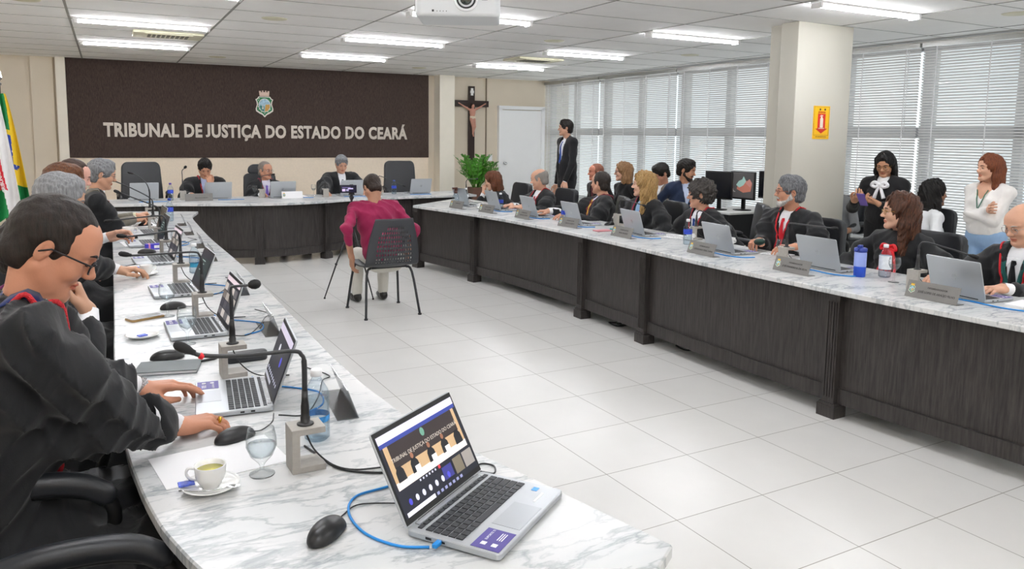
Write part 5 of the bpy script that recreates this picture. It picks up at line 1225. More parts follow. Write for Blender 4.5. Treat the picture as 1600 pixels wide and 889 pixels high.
mic(3.60, 10.32, pi, [(0, 0, .22), (0, 0, .25), (-.02, 0, .268), (-.2, 0, .20), (-.36, 0, .13)], 'gooseneck microphone curving down in front of the empty chair at right')
mic(2.84, 10.30, pi / 2, [(0, 0, .19), (0, 0, .20), (.02, -.0, .215), (.05, -.0, .225)], 'short microphone beside the hand of the grey-haired judge')

# ---------------------------------------------------------------- nameplates
def nameplate(x, y, rz, line1, line2, label, mt=M_plate, w=.29, crest=True, grp='nameplates facing the room'):
    o = empty('nameplate', label, 'nameplate', (x, y, ZT), rz, grp)    # plate faces local -y, leans back towards +y
    t = radians(20); B = Matrix(((1, 0, 0, 0), (0, sin(t), -cos(t), -.0), (0, cos(t), sin(t), .001), (0, 0, 0, 1)))
    MB().box((0, .047, 0), (w, .094, .0025)).build('plate', mt, o, M=B)
    MB().box((0, .032, .0015), (w, .064, .0025)).build('foot', mt, o)
    if crest:
        e = bpy.data.objects.new('crest', None); link(e, o)
        cr, k_, pr = emblem(B @ Matrix.Translation((-w * .39, .052, .0016)), .052, e)
        pr(cr, 0, .03, mat('emblem_yellow', '#e6b93c', .4), 'crown')
    for s, yy, sz in ((line1, .060, .013), (line2, .032, .0165)):
        if not s: continue
        V, F = text_mesh(s, sz, .0002, .0003); V = np.array(V); wd = V[:, 0].max() - V[:, 0].min(); k = min(1, w * .70 / wd); V[:, 0] *= k
        MB().add(V.tolist(), F, M=B @ Matrix.Translation((w * .09, yy, .0017))).build('engraving', M_engr, o)
    return o
NP = [(3.905, 2.45, .0, 'DESEMBARGADOR', 'JOSÉ LOPES DE ARAÚJO FILHO', 'grey nameplate with crest nearest the right edge, in front of the elderly man'),
      (3.90, 3.38, .04, 'DESEMBARGADOR', 'JOSÉ EVANDRO B. DA SILVA', 'pale grey nameplate with crest in front of the bearded man'),
      (3.905, 4.21, .05, 'DESEMBARGADOR', 'JOSÉ RICARDO VIDAL CUNHA', 'pale grey nameplate with crest in front of the blue-labelled bottle'),
      (3.97, 5.25, .03, 'DESEMBARGADORA', 'MARIA IRANEIDE', 'grey nameplate with crest below the blonde woman'),
      (3.95, 6.05, -.1, 'DESEMBARGADOR', 'CARLOS ALBERTO', 'grey nameplate with crest below the large balding man'),
      (3.93, 6.88, .0, 'DESEMBARGADOR', 'FRANCISCO LUCÍDIO', 'grey nameplate with crest below the bald man with the red tie'),
      (3.86, 7.56, -.1, 'DESEMBARGADORA', 'LIGIA ANDRADE', 'grey nameplate in front of the auburn-haired woman'),
      (3.76, 8.13, -.1, 'DESEMBARGADOR', '', 'grey nameplate farthest on the right desk by the spray bottle')]
for x, y, r, a, b, l in NP: nameplate(x, y, -pi / 2 - r * 1, a, b, l)
M_mirror = mat('polished_steel_plate', '#8e9092', .2, .85, var=.05)
for i, (x, y, r, w) in enumerate([(.70, 2.30, .10, .28), (.70, 3.36, .05, .28), (.735, 4.25, .03, .26), (.75, 5.45, .02, .26), (.76, 6.1, .02, .26), (.78, 6.9, .02, .24), (.80, 7.6, .02, .22)]):
    nameplate(x, y, pi / 2 - r, '', '', 'steel nameplate seen from behind on the left desk, %s from the camera' % ['nearest', 'second', 'third', 'fourth', 'fifth', 'sixth', 'seventh'][i], M_mirror, w, False, 'nameplates seen from behind')
nameplate(1.24, 10.2, 0, '', 'FRANCISCO MAURO', 'grey nameplate on the head desk in front of the man covering his mouth', M_plate, .32, False)
nameplate(2.38, 10.2, 0, '', '', 'white paper name card on the head desk in front of the balding judge', M_white, .27, True)

# ---------------------------------------------------------------- bottles, glasses, cups
def bottle(x, y, label, h=.21, r=.032, lab=None, cap=None, fill=.75, ly=(.42, .60), z=ZT):
    o = empty('water_bottle', label, 'bottle', (x, y, z), 0)
    pr = [(0, .0), (r * .8, .001), (r, .008), (r, h * .3), (r * .96, h * .33), (r, h * .36), (r, h * .64), (r * .93, h * .70), (r * .55, h * .82), (.0125, h * .88), (.0125, h * .92)]
    MB().lathe(pr, 24).build('body', M_plastic, o)
    MB().lathe([(0, .003), (r * .92, .006), (r * .93, h * fill * .8), (0, h * fill * .8)], 20).build('water', M_water, o)
    MB().lathe([(.0125, h * .90), (.0155, h * .905), (.0155, h * .99), (.013, h), (0, h)], 18).build('cap', cap or M_bluecap, o)
    MB().lathe([(r * 1.015, h * ly[0]), (r * 1.02, h * ly[0] + .001), (r * 1.02, h * ly[1]), (r * 1.015, h * ly[1] + .001)], 24, caps=False).build('label', lab or M_label, o)
    return o
wcap = mat('white_cap', '#f2f3f5', .4, var=.02); wlab = mat('white_bottle_label', '#e4e9ee', .5, var=.08, vscale=60)
bottle(.535, 2.06, 'clear water bottle with white cap behind the nearest microphone bracket', .2, .034, mat('blue_white_label', '#3f8fcf', .5, var=.5, vscale=50), wcap, ly=(.28, .36))
bottle(.56, 4.93, 'clear water bottle with teal label strip on the left desk', .18, .03, mat('teal_label', '#2f87a8', .5, var=.3, vscale=40), wcap, ly=(.22, .34))
bottle(.70, 7.95, 'clear water bottle with blue label at the far end of the left desk', .22, .034)
bottle(.93, 10.36, 'clear water bottle with purple cap on the head desk by the empty chair', .22, .034, cap=mat('purple_cap', '#5b3fa0', .4))
bottle(3.87, 10.45, 'clear bottle with blue label near the empty chair right of the seated man', .2, .034)
bottle(4.19, 4.66, 'clear water bottle with white cap and blue label by the curly-haired man', .205, .034, cap=wcap)
bottle(4.12, 6.36, 'clear water bottle with blue cap and label beside the large balding man', .205, .033)
bottle(4.15, 7.75, 'small bottle with white cap before the auburn-haired woman', .2, .033, cap=wcap)
bottle(4.33, 3.02, 'clear water bottle with white label beside the blue shaker', .205, .036, wlab, wcap, ly=(.25, .66))
bottle(4.13, 8.62, 'clear bottle beside the spray bottle at the far end', .2, .032, wlab, wcap)
s_ = empty('spray_bottle', 'clear spray bottle with brown trigger at the far end of the right desk', 'spray bottle', (3.90, 8.42, ZT), .6)
MB().lathe([(0, 0), (.038, .001), (.04, .01), (.04, .11), (.03, .135), (.014, .15), (.014, .16), (0, .16)], 22).build('body', M_plastic, s_)
bt = mat('brown_trigger_plastic', '#5a3a30', .4, var=.1)
MB().lathe([(.017, .155), (.019, .157), (.019, .18), (0, .182)], 16).box((.005, 0, .20), (.035, .022, .035)).box((-.02, 0, .215), (.09, .018, .02)).build('spray_head', bt, s_)
MB().tube(spline([(-.025, 0, .20), (-.035, 0, .18), (-.03, 0, .155)], 4), .005, 8).build('trigger', bt, s_)
s_ = empty('drinking_bottle', 'two-tone blue drinking bottle with flip lid on the right desk', 'drinking bottle', (4.20, 3.10, ZT), .3)
lb = mat('pale_blue_plastic', '#97a8e8', .35, var=.03); db = mat('royal_blue_plastic', '#1d48b8', .35, var=.04)
MB().lathe([(0, 0), (.032, .0), (.035, .006), (.036, .06), (.0355, .066)], 24).build('lower_body', db, s_)
MB().lathe([(.0355, .066), (.0365, .068), (.0365, .15), (.034, .156), (0, .157)], 24).build('upper_body', lb, s_)
MB().lathe([(.036, .155), (.0385, .157), (.0385, .178), (.03, .182), (0, .182)], 24).build('lid', mat('navy_plastic', '#2c3f93', .4, var=.04), s_)
MB().box((-.012, 0, .19), (.035, .024, .018)).build('flip_spout', mat('navy_plastic', '#2c3f93', .4), s_, bevel=.003)
MB().tube([(-.03, 0, .16), (-.06, 0, .17), (-.03, 0, .178)], .005, 8).build('carry_loop', mat('navy_plastic', '#2c3f93', .4), s_)
def goblet(x, y, label, h=.15, r=.037, fill=.5, stem=.055, cat='glass'):
    o = empty('goblet', label, cat, (x, y, ZT), 0, 'clear glass goblets on the desks')
    b0 = stem; H_ = h - stem
    out = [(0, 0), (.030, 0), (.031, .002), (.012, .006), (.0055, .012), (.005, b0 - .008), (.009, b0), (r * .72, b0 + H_ * .22), (r, b0 + H_ * .5), (r * .97, b0 + H_ * .75), (r * .86, h), (r * .86 - .0015, h), (r * .95, b0 + H_ * .75), (r - .002, b0 + H_ * .5), (r * .68, b0 + H_ * .24), (.0, b0 + .008)]
    MB().lathe(out, 28).build('glass', M_glass, o)
    if fill:
        zf = b0 + H_ * fill; MB().lathe([(0, b0 + .010), (r * .66, b0 + H_ * .255), ((r - .0035) * (.9 + .1 * fill), zf * .5 + (b0 + H_ * .24) * .5), (r - .003, zf), (0, zf)], 24).build('water', M_water, o)
    return o
goblet(.355, 1.90, 'short-stemmed goblet of water in the foreground beside the stone bracket', .118, .037, .55, .030)
goblet(.335, 3.26, 'goblet of water in front of the laptop with the grid of faces', .15, .038, .6, .05)
goblet(.31, 3.80, 'goblet with tall stem beside the smartphone', .155, .036, .35, .065)
goblet(4.22, 2.88, 'wine glass half full of water beside the white-labelled bottle', .15, .034, .45, .07)
goblet(4.24, 3.76, 'wine glass left of the laptop of the bearded man', .15, .034, .45, .07)
goblet(4.34, 7.42, 'goblet of water in front of the bald man with the red tie', .13, .036, .4, .05)
goblet(1.99, 10.66, 'goblet with dark lid on the head desk left of the balding judge', .15, .032, .4, .06)
goblet(2.76, 10.60, 'goblet with dark lid on the head desk beside the grey-haired judge', .15, .032, .4, .06)
goblet(4.50, 4.55, 'clear glass behind the laptop between the curly and bearded men', .16, .036, .4, .07)
goblet(.56, 5.95, 'goblet on the left desk beyond the coffee cup', .14, .036, .4, .055)
M_tea = mat('green_tea', '#c3bb3a', .08, spec=.6); M_coffee = mat('black_coffee', '#2a150b', .1)
def cup(x, y, label, rz=0, saucer=True, liquid=M_coffee, packet=None, spoon=False, z=ZT, s=1.0, cup_=True):
    o = empty('coffee_cup' if cup_ else 'saucer', label, 'cup' if cup_ else 'saucer', (x, y, z), rz, 'white china cups and saucers')
    zs = 0
    if saucer:
        sc = MB().lathe([(0, 0), (.034, 0), (.040, .003), (.058, .009), (.066, .014), (.066, .0155), (.056, .012), (.038, .0065), (.022, .005), (0, .005)], 32); sa = sc.build('dish' , M_china, o); zs = .005
    if cup_:
        MB().lathe([(0, zs), (.019, zs), (.020, zs + .004), (.026, zs + .010), (.0335, zs + .028), (.036, zs + .054), (.036, zs + .056), (.0335, zs + .055), (.031, zs + .03), (.022, zs + .012), (0, zs + .010)], 32).build('bowl', M_china, o)
        MB().lathe([(0, zs + .043), (.0333, zs + .0432), (0, zs + .0434)], 24).build('drink', liquid, o)
        MB().tube(spline([(-.033, 0, zs + .045), (-.050, 0, zs + .046), (-.055, 0, zs + .033), (-.046, 0, zs + .021), (-.029, 0, zs + .018)], 5), .0036, 8).build('handle', M_china, o)
    if spoon:
        MB().tube(spline([(-.062, -.035, .013), (0, -.046, .015), (.05, -.035, .019)], 6), .0018, 6).add(*(lambda V, F: (V, F))([( .062 + .013 * cos(t), -.030 + .009 * sin(t), .0185 + .002 * abs(cos(t))) for t in [2 * pi * i / 14 for i in range(14)]], [tuple(range(14))])).build('spoon', M_chrome, o)
    if packet:
        MB().box(packet, (.036, .026, .004), rz=.4).build('sugar_packet', mat('blue_white_packet', '#5064c8', .5, var=.5, vscale=70), o, bevel=.001, seg=1)
    return o
cup(.232, 1.875, 'white cup of green tea on a saucer with spoon in the foreground', -.4, liquid=M_tea, packet=(-.052, -.012, .020), spoon=True)
cup(.183, 3.45, 'white saucer with a blue sugar packet beside the smartphone', cup_=False, packet=(0, 0, .009))
cup(.30, 4.98, 'white coffee cup on saucer held by the grey-haired man', pi, saucer=True)
cup(.245, 5.70, 'white cup lifted by the brown-haired person', pi, saucer=False, z=.915, s=1)
cup(.26, 5.22, 'small white saucer with a crumpled purple packet on the left desk', cup_=False, packet=(.0, .01, .009))
cup(4.03, 8.0, 'white cup left of the second nameplate from the far end', 0)
cup(4.40, 4.86, 'white cup on a saucer between the blonde woman and the curly-haired man', pi / 2)
cup(4.52, 4.52, 'white cup behind the laptop near the bearded man', pi / 2, saucer=False)

# ---------------------------------------------------------------- mice, phone, papers, pens
def mouse(x, y, rz, label, cable=None, grp='black computer mice'):
    o = empty('computer_mouse', label, 'mouse', (x, y, ZT), rz, grp)
    F = Fld((-.045, -.07, -.02), (.045, .07, .05), .003); F.ell((0, -.006, .006), (.031, .056, .030), .0); F.ell((0, .03, .002), (.027, .028, .02), .015); F.func(lambda x, y, z: z - .002 + 0 * x, .002, 's')
    V, Q = F.mesh(); mk('shell', [(V, Q, None, 0)], M_blk, o)
    MB().lathe([(0, -.003), (.008, -.003), (.008, .003), (0, .003)], 12, M=Matrix.Translation((0, .028, .022)) @ Matrix.Rotation(pi / 2, 4, 'Y')).build('scroll_wheel', M_dgrey, o)
    if cable: MB().tube(spline([(0, .05, .008)] + cable, 6), .0016, 6).build('cable', M_bcable, o)
    return o
def toloc(x, y, rz, P): return [((px - x) * cos(rz) + (py - y) * sin(rz), -(px - x) * sin(rz) + (py - y) * cos(rz), .003) for px, py in P]
mouse(.415, 1.535, -.75, 'black mouse in the foreground left of the large laptop', toloc(.415, 1.535, -.75, [(.47, 1.60), (.51, 1.63), (.56, 1.615), (.62, 1.58)]))
mouse(.335, 2.16, -1.15, 'black mouse below the typing hand with the gold ring', toloc(.335, 2.16, -1.15, [(.41, 2.19), (.45, 2.24), (.47, 2.31)]))
mouse(.245, 3.07, -1.5, 'black mouse behind the notebook on the left desk', toloc(.245, 3.07, -1.5, [(.32, 3.10), (.39, 3.05), (.42, 2.98)]))
mouse(.35, 3.96, -1.4, 'black mouse beside the goblet near the smartphone', toloc(.35, 3.96, -1.4, [(.43, 3.97), (.5, 4.02)]))
mouse(.365, 5.88, -1.5, 'black mouse under the fourth microphone neck', toloc(.365, 5.88, -1.5, [(.45, 5.9), (.55, 5.93)]))
mouse(.30, 6.75, -1.5, 'black mouse beyond the purple box')
mouse(.47, 7.62, -1.5, 'black mouse near the man with clasped hands')
mouse(4.42, 6.02, 1.6, 'dark mouse behind the laptop of the large balding man')
o = empty('smartphone', 'gold-edged smartphone lying on the left desk', 'phone', (.215, 3.80, ZT), -1.15)
MB().prism(rrect(.074, .152, .010, 4), 0, .010).build('body', mat('gold_phone_case', '#a98a5e', .3, .6, var=.04), o, bevel=.002, seg=2); MB().prism(rrect(.069, .147, .008, 4), .010, .0107).build('screen', M_screen, o)
o = empty('notebook', 'grey closed notebook lying beyond the typing man’s hand', 'notebook', (.235, 2.93, ZT), -.25)
MB().box((0, 0, .006), (.20, .13, .010)).build('pages', M_white, o); MB().box((0, 0, .0125), (.205, .135, .003)).box((0, 0, .0015), (.205, .135, .003)).box((-.102, 0, .007), (.003, .135, .013)).build('cover', mat('slate_cover', '#6a7072', .6, var=.08), o)
def pen(a, b, label, m=M_blk):
    o = empty('pen', label, 'pen', (*((Vector(a) + Vector(b)) / 2)[:2], ZT), math.atan2(b[1] - a[1], b[0] - a[0])); L = (Vector(a) - Vector(b)).length / 2
    MB().tube([(-L, 0, .0055), (L * .75, 0, .0055), (L, 0, .004)], [.0048, .0048, .001], 10).build('barrel', m, o); MB().box((-L * .6, 0, .011), (L * .5, .002, .0015)).build('clip', M_chrome, o)
pen((.30, 2.955), (.41, 2.985), 'black pen with chrome clip left of the stone bracket')
o = MB().prism(rrect(.15, .05, .02, 5), 0, .035).build('spectacle_case', M_leather, bevel=.008, seg=3, loc=(.50, 2.92, ZT)); tag(o, 'black spectacle case behind the second stone bracket', 'case')
def sheet(x, y, rz, w, h, label, n=1, m=M_white, lines=False):
    o = empty('paper_sheet', label, 'paper', (x, y, ZT), rz, None)
    MB().box((0, 0, .0008 * n), (w, h, .0016 * n)).build('sheet', m, o)
    if lines:
        t = MB()
        for i in range(9): t.box((-.01 * (i % 3), h * .4 - i * h * .09, .0017 * n), (w * (.7 - .05 * (i % 3)), h * .02, .0003))
        t.build('print', M_dgrey, o)
sheet(.275, 2.035, .12, .30, .21, 'blank white sheet of paper under the tea cup and mouse')
sheet(.33, 6.42, .1, .2, .28, 'white paper beside the purple box on the left desk', 3)
sheet(.45, 7.7, .1, .2, .28, 'white papers in front of the man with clasped hands', 3, lines=True)
sheet(4.28, 2.08, .1, .2, .28, 'blank white sheets at the right image edge', 4)
sheet(4.44, 5.08, .3, .2, .28, 'printed papers behind the laptop of the blonde woman', 3, lines=True)
sheet(4.45, 3.98, .2, .14, .2, 'printed leaflet in front of the bearded man', 3, lines=True)
sheet(4.40, 7.68, .1, .2, .28, 'white papers in front of the bald man with the red tie', 4)
sheet(2.52, 10.55, .1, .2, .28, 'white papers on the head desk beside the balding judge', 4)
o = empty('carton_box', 'small purple and white carton on the left desk', 'box', (.42, 6.08, ZT), .1)
MB().box((0, 0, .02), (.11, .05, .04)).build('carton', mat('purple_carton', '#3f36b0', .5, var=.1), o, bevel=.001, seg=1); MB().box((-.03, -.0, .0203), (.012, .0515, .0412)).build('stripe', mat('pink_stripe', '#d88aa6', .5), o)
MB().box((.02, -.0255, .02), (.04, .001, .02)).build('print', M_white, o)
o = MB().tube(spline([(.18, 5.30, ZT + .004), (.22, 5.34, ZT + .004), (.30, 5.40, ZT + .006), (.38, 5.42, ZT + .004), (.37, 5.37, ZT + .004), (.28, 5.33, ZT + .006), (.20, 5.28, ZT + .004)], 6), .005, 8, closed=False).build('cable_loop', M_blkm); tag(o, 'flat black cord loop lying on the left desk before the coffee cup', 'cord')
o = MB().box((0, 0, .006), (.16, .09, .012)).build('pouch', mat('pink_pouch', '#c07f84', .7, var=.1), bevel=.005, seg=2, loc=(4.08, 5.66, ZT)); tag(o, 'flat pink pouch beside the nameplate of the blonde woman', 'pouch')
o = MB().box((0, 0, .01), (.09, .05, .02)).build('marker_case', mat('teal_case', '#1f8f8a', .5, var=.05), bevel=.006, seg=2, loc=(4.22, 5.66, ZT)); tag(o, 'small teal case beside the pink pouch', 'case')
# held items
F = Fld((-.08, -.06, -.05), (.08, .06, .05), .004); F.ell((0, 0, 0), (.058, .036, .026), 0); V, Q = F.mesh()
o = mk('eyeglass_case', [(V, Q, None, 0)], mat('dark_green_case', '#14362d', .5, var=.1)); o.location = (4.40, 4.11, .84); o.rotation_euler = (0, .2, 1.2); tag(o, 'dark green rounded case held by the bearded man', 'case')
a_ = WOM['arm'][1][1]; pw = WOM['o'] + WOM['l2w'](V3(a_[0] - .10, a_[1] + .07, 0)); 
o = empty('smartphone', 'purple smartphone held by the standing woman in the black blazer', 'phone', (6.57, 4.87, 1.035), pi / 2 + .2)
Mp = Matrix.Rotation(.9, 4, 'X'); MB().box((0, 0, 0), (.076, .15, .01), M=Mp).build('case', mat('purple_phone_case', '#6f5aa8', .4, var=.05), o, bevel=.003); MB().box((0, 0, .0055), (.068, .14, .001), M=Mp).build('screen', M_screen, o)
# ring of the typing man
I = P1I; tm = I['arm'][1][2]; o = I['o']
rg = MB().tube([(.010, .112, .0), (.010, .118, -.002)], .0105, 16).build('ring', M_gold, RING[1], M=tm)

# ---------------------------------------------------------------- cables on the desks
def cable(P, r, m, label, z=ZT, grp=None):
    Q = spline([(x, y, z + r + .0005 + (zz[0] if zz else 0)) for x, y, *zz in P], 8); o = MB().tube(Q, r, 7).build('network_cable' if m is M_ccable else 'power_cable', m); tag(o, label, 'cable', grp)
cable([(.585, 1.385), (.53, 1.42), (.487, 1.50), (.483, 1.60), (.52, 1.67), (.60, 1.685), (.70, 1.70), (.80, 1.80)], .0030, M_ccable, 'blue network cable looping behind the large laptop in the foreground')
o = MB().box((0, 0, .0), (.022, .011, .009)).build('network_plug', M_ccable, bevel=.002, loc=(.598, 1.376, ZT + .011)); o.rotation_euler = (0, 0, .6); tag(o, 'blue network plug in the side of the large laptop', 'plug')
cable([(.49, 2.02), (.505, 1.95), (.53, 1.84), (.60, 1.775), (.70, 1.74), (.78, 1.78)], .0030, M_bcable, 'black microphone cable running to the large laptop')
cable([(.82, 1.665), (.86, 1.70), (.885, 1.675), (.865, 1.635), (.84, 1.66)], .0022, M_bcable, 'thin black adapter cable behind the hinge of the large laptop')
for i, (x, y) in enumerate([(.52, 2.42), (.54, 3.45), (.55, 4.38), (.55, 5.45), (.56, 6.3)]):
    w = ['first', 'second', 'third', 'fourth', 'fifth'][i]
    cable([(x - .04, y + .28), (x - .02, y + .18), (x + .06, y + .10), (x + .12, y + .02), (x + .10, y - .10), (x + .02, y - .16)], .0028, M_ccable, 'blue network cable behind the %s laptop seat from the camera, left desk' % w, grp=None)
    cable([(x - .04, y - .13), (x + .03, y - .16), (x + .10, y - .05, .008), (x + .16, y + .12, .004), (x + .20, y + .18), (x + .15, y + .32)], .0020, M_bcable, 'black cable tangle behind the %s laptop seat from the camera, left desk' % w, grp=None)
for i, (y0, y1, x) in enumerate([(2.05, 2.62, 4.07), (3.12, 3.62, 4.10), (3.96, 4.46, 4.05), (5.05, 5.55, 4.10), (5.95, 6.45, 4.06), (6.75, 7.25, 4.06), (7.55, 8.05, 4.06)]):
    w = ['elderly man', 'bearded man and the shaker', 'curly-haired man', 'blonde woman', 'large balding man', 'bald man with the red tie', 'auburn-haired woman'][i]
    cable([(x + .05, y1), (x - .01, y1 - .12), (x + .005, (y0 + y1) / 2), (x - .012, y0 + .12), (x + .03, y0), (x + .12, y0 - .03)], .0040, M_ccable, 'blue network cable along the laptop in front of the ' + w)
for i, (x0, y) in enumerate([(.72, 10.22), (1.62, 10.24), (2.5, 10.22), (3.22, 10.2), (4.2, 10.26)]):
    cable([(x0 - .15, y + .02), (x0 - .05, y - .015), (x0 + .06, y + .01), (x0 + .16, y - .01)], .0035, M_ccable, 'blue network cable on the head desk, %s laptop from the left' % ['first', 'second', 'third', 'fourth', 'fifth'][i])
for (x, y, l) in ((3.98, 8.55, 'far end post'), (4.0, 5.25, 'fourth post'), (4.02, 4.4, 'fifth post')):
    P = [(x + .02 * k - .06 + .07 * cos(k * 1.9), y + .09 * sin(k * 1.9)) for k in range(9)]
    cable(P, .006, M_bcable, 'black cable bundle on the floor under the right desk near its ' + l, z=0)

# ---------------------------------------------------------------- mesh chair, tripod and phone
def mesh_chair():
    o = empty('visitor_chair', 'black perforated plastic chair with four thin legs in the middle of the floor', 'chair', (2.34, 6.62, 0), .0)
    n, m_ = 40, 46; V = []; H = {}
    def surf(u, v):     # u across -1..1, v 0 front of seat .. 1 top of back
        if v < .42: t = v / .42; y = .24 - .42 * t; z = .455 - .02 * sin(t * pi) ; w = .23 - .01 * t
        else:
            t = (v - .42) / .58; a = min(1, t / .28); y = -.18 - .055 * sin(a * pi / 2) - .07 * t; z = .45 + .0 * a + (.06 * (1 - cos(a * pi / 2)) if t < .28 else .06 + (t - .28) * .515); w = .245 - .075 * t ** 1.2 + .02 * sin(t * pi)
        cur = .035 * (1 - u * u) * (1 if v > .5 else .6 * min(1, v * 3))
        if v >= .42: y -= cur * min(1, (v - .42) * 5); z += 0
        else: z -= cur * .8
        return (u * w, y, z)
    hol = lambda i, j: (i % 2 == 1 and j % 2 == 1 and 5 < i < n - 6 and 24 < j < m_ - 4 and ((i - n / 2) / (n * .40)) ** 2 + ((j - 31) / 11.5) ** 2 < 1)
    V = [surf(-1 + 2 * i / n, j / m_) for j in range(m_ + 1) for i in range(n + 1)]
    F = [(j * (n + 1) + i, j * (n + 1) + i + 1, (j + 1) * (n + 1) + i + 1, (j + 1) * (n + 1) + i) for j in range(m_) for i in range(n) if not hol(i, j)]
    ob = MB().add(V, F, 0, True).build('seat_shell', mat('charcoal_chair_plastic', '#34363a', .5, var=.04), o)
    md = ob.modifiers.new('thickness', 'SOLIDIFY'); md.thickness = .007; md.offset = 0
    for sx in (-1, 1):
        MB().tube(spline([(sx * .16, .16, .43), (sx * .21, .2, .38), (sx * .25, .27, .012)], 4), .011, 10).lathe([(0, 0), (.017, 0), (.017, .012), (0, .012)], 12, c=(sx * .25, .27, 0)).build('leg', M_dgrey, o)
        MB().tube(spline([(sx * .16, -.14, .43), (sx * .21, -.18, .38), (sx * .25, -.27, .012)], 4), .011, 10).lathe([(0, 0), (.017, 0), (.017, .012), (0, .012)], 12, c=(sx * .25, -.27, 0)).build('leg', M_dgrey, o)
    MB().tube([(-.17, .15, .425), (.17, .15, .425)], .009, 8).tube([(-.17, -.13, .425), (.17, -.13, .425)], .009, 8).build('cross_bar', M_dgrey, o)
    return o
mesh_chair()
tp = empty('tripod', 'thin black tripod in front of the seated man', 'tripod', (2.30, 7.40, 0), 0)
for a in (radians(185), radians(-65), radians(60)):
    MB().tube([(0, 0, .72), (.16 * cos(a), .16 * sin(a), .35), (.29 * cos(a), .29 * sin(a), .012)], [.010, .008, .006], 8).lathe([(0, 0), (.010, 0), (.010, .014), (0, .014)], 10, c=(.29 * cos(a), .29 * sin(a), 0)).tube([(.165 * cos(a), .165 * sin(a), .34), (.172 * cos(a), .172 * sin(a), .325)], .013, 8).build('leg', M_blk, tp)
MB().tube([(0, 0, .45), (0, 0, .98)], .011, 10).tube([(0, 0, .70), (0, 0, .76)], .022, 12).build('centre_column', M_blk, tp)
MB().lathe([(.014, .96), (.018, .97), (.018, 1.0), (.012, 1.01), (0, 1.01)], 12).box((0, 0, 1.015), (.05, .04, .01)).box((0, 0, .985), (.03, .05, .02)).build('tripod_head', M_dgrey, tp)
MB().box((0, 0, 1.025), (.05, .02, .02)).box((0, .008, 1.06), (.03, .006, .09)).box((0, 0, 1.108), (.03, .022, .008)).build('phone_clamp', M_blk, tp)
ph = empty('smartphone', 'horizontal smartphone filming on the tripod', 'phone', (2.27, 7.40, 1.027), -.35)
MB().box((0, -.004, .042), (.158, .009, .078)).build('body', M_blk, ph, bevel=.003); scr = MB().box((0, -.009, .042), (.148, .0008, .07)).build('screen', mat('phone_screen', '#1b1a2a', .2, emit=.5), ph)
for i, (x, z, w, h, c) in enumerate([(-.045, .03, .03, .025, '#b9a9c9'), (-.01, .03, .025, .02, '#8d86a8'), (.02, .045, .05, .012, '#a79fc2'), (-.02, .055, .08, .008, '#5d5480')]):
    MB().box((x, -.0098, z), (w, .0006, h)).build('screen_image', mat('scr_' + c.strip('#'), c, .4, emit=.6), scr)

# ---------------------------------------------------------------- crucifix, plant, flags, projector, sign, monitors
cx = empty('crucifix', 'dark wooden crucifix with carved figure on the back wall', 'crucifix', (0, 0, 0)); M_wood = mat('dark_brown_wood', '#2a1a15', .5, var=.2, vscale=12, stretch=(1, 1, .2))
CXM = BWM @ Matrix.Translation((6.86, -.05, 0))
MB().box((0, 0, 1.75), (.125, .05, 1.62), M=CXM).box((0, -.004, 2.225), (.72, .05, .12), M=CXM).build('cross', M_wood, cx, bevel=.004)
MB().box((0, -.03, 2.45), (.05, .015, .14), M=CXM).box((0, -.033, 2.45), (.075, .012, .05), M=CXM).build('scroll_plaque', M_china, cx, bevel=.004)
F = Fld((-.36, -.14, -.50), (.36, .08, .24), .0055)
F.ell((0, -.055, .095), (.032, .036, .043), .01); F.cap((0, -.04, .06), (0, -.035, .03), .016, .02, .01); F.ell((0, -.04, -.02), (.062, .036, .075), .02); F.ell((0, -.035, -.11), (.05, .033, .06), .03)
for s in (-1, 1): F.cap((s * .05, -.035, .02), (s * .15, -.03, .075), .022, .017, .015); F.cap((s * .15, -.03, .075), (s * .255, -.02, .135), .016, .011, .01); F.cap((s * .255, -.02, .135), (s * .285, -.02, .15), .013, .011, .005)
F.cap((-.025, -.04, -.15), (-.005, -.075, -.30), .033, .024, .015); F.cap((.03, -.04, -.15), (.035, -.075, -.30), .033, .024, .015); F.cap((-.005, -.075, -.3), (.012, -.035, -.44), .022, .014, .01); F.cap((.035, -.075, -.3), (.016, -.03, -.43), .022, .014, .01); F.cap((.014, -.035, -.44), (.014, -.06, -.485), .016, .012, .008)
V, Q = F.mesh(); CF = CXM @ Matrix.Translation((0, -.02, 2.08)); mk('figure', [(V, Q, CF, 0)], mat('painted_flesh', '#c08a78', .5, var=.08), cx)
F = Fld((-.1, -.12, -.24), (.12, .05, -.02), .005); F.ell((0, -.04, -.125), (.058, .042, .042), 0); F.cap((.045, -.05, -.11), (.06, -.05, -.2), .02, .012, .01); F.displace(lambda x, y, z: .004 * np.sin(120 * z + 40 * x)); V, Q = F.mesh(); mk('loincloth', [(V, Q, CF, 0)], mat('ivory_cloth', '#e0d2bd', .7, var=.08), cx)
F = Fld((-.07, -.12, .03), (.07, .03, .17), .005); F.ell((0, -.045, .105), (.039, .038, .043), 0); F.ell((0, -.095, .09), (.03, .03, .04), .005, 's'); V, Q = F.mesh(); mk('hair', [(V, Q, CF, 0)], mat('dark_painted_hair', '#2a1710', .6, var=.1), cx)

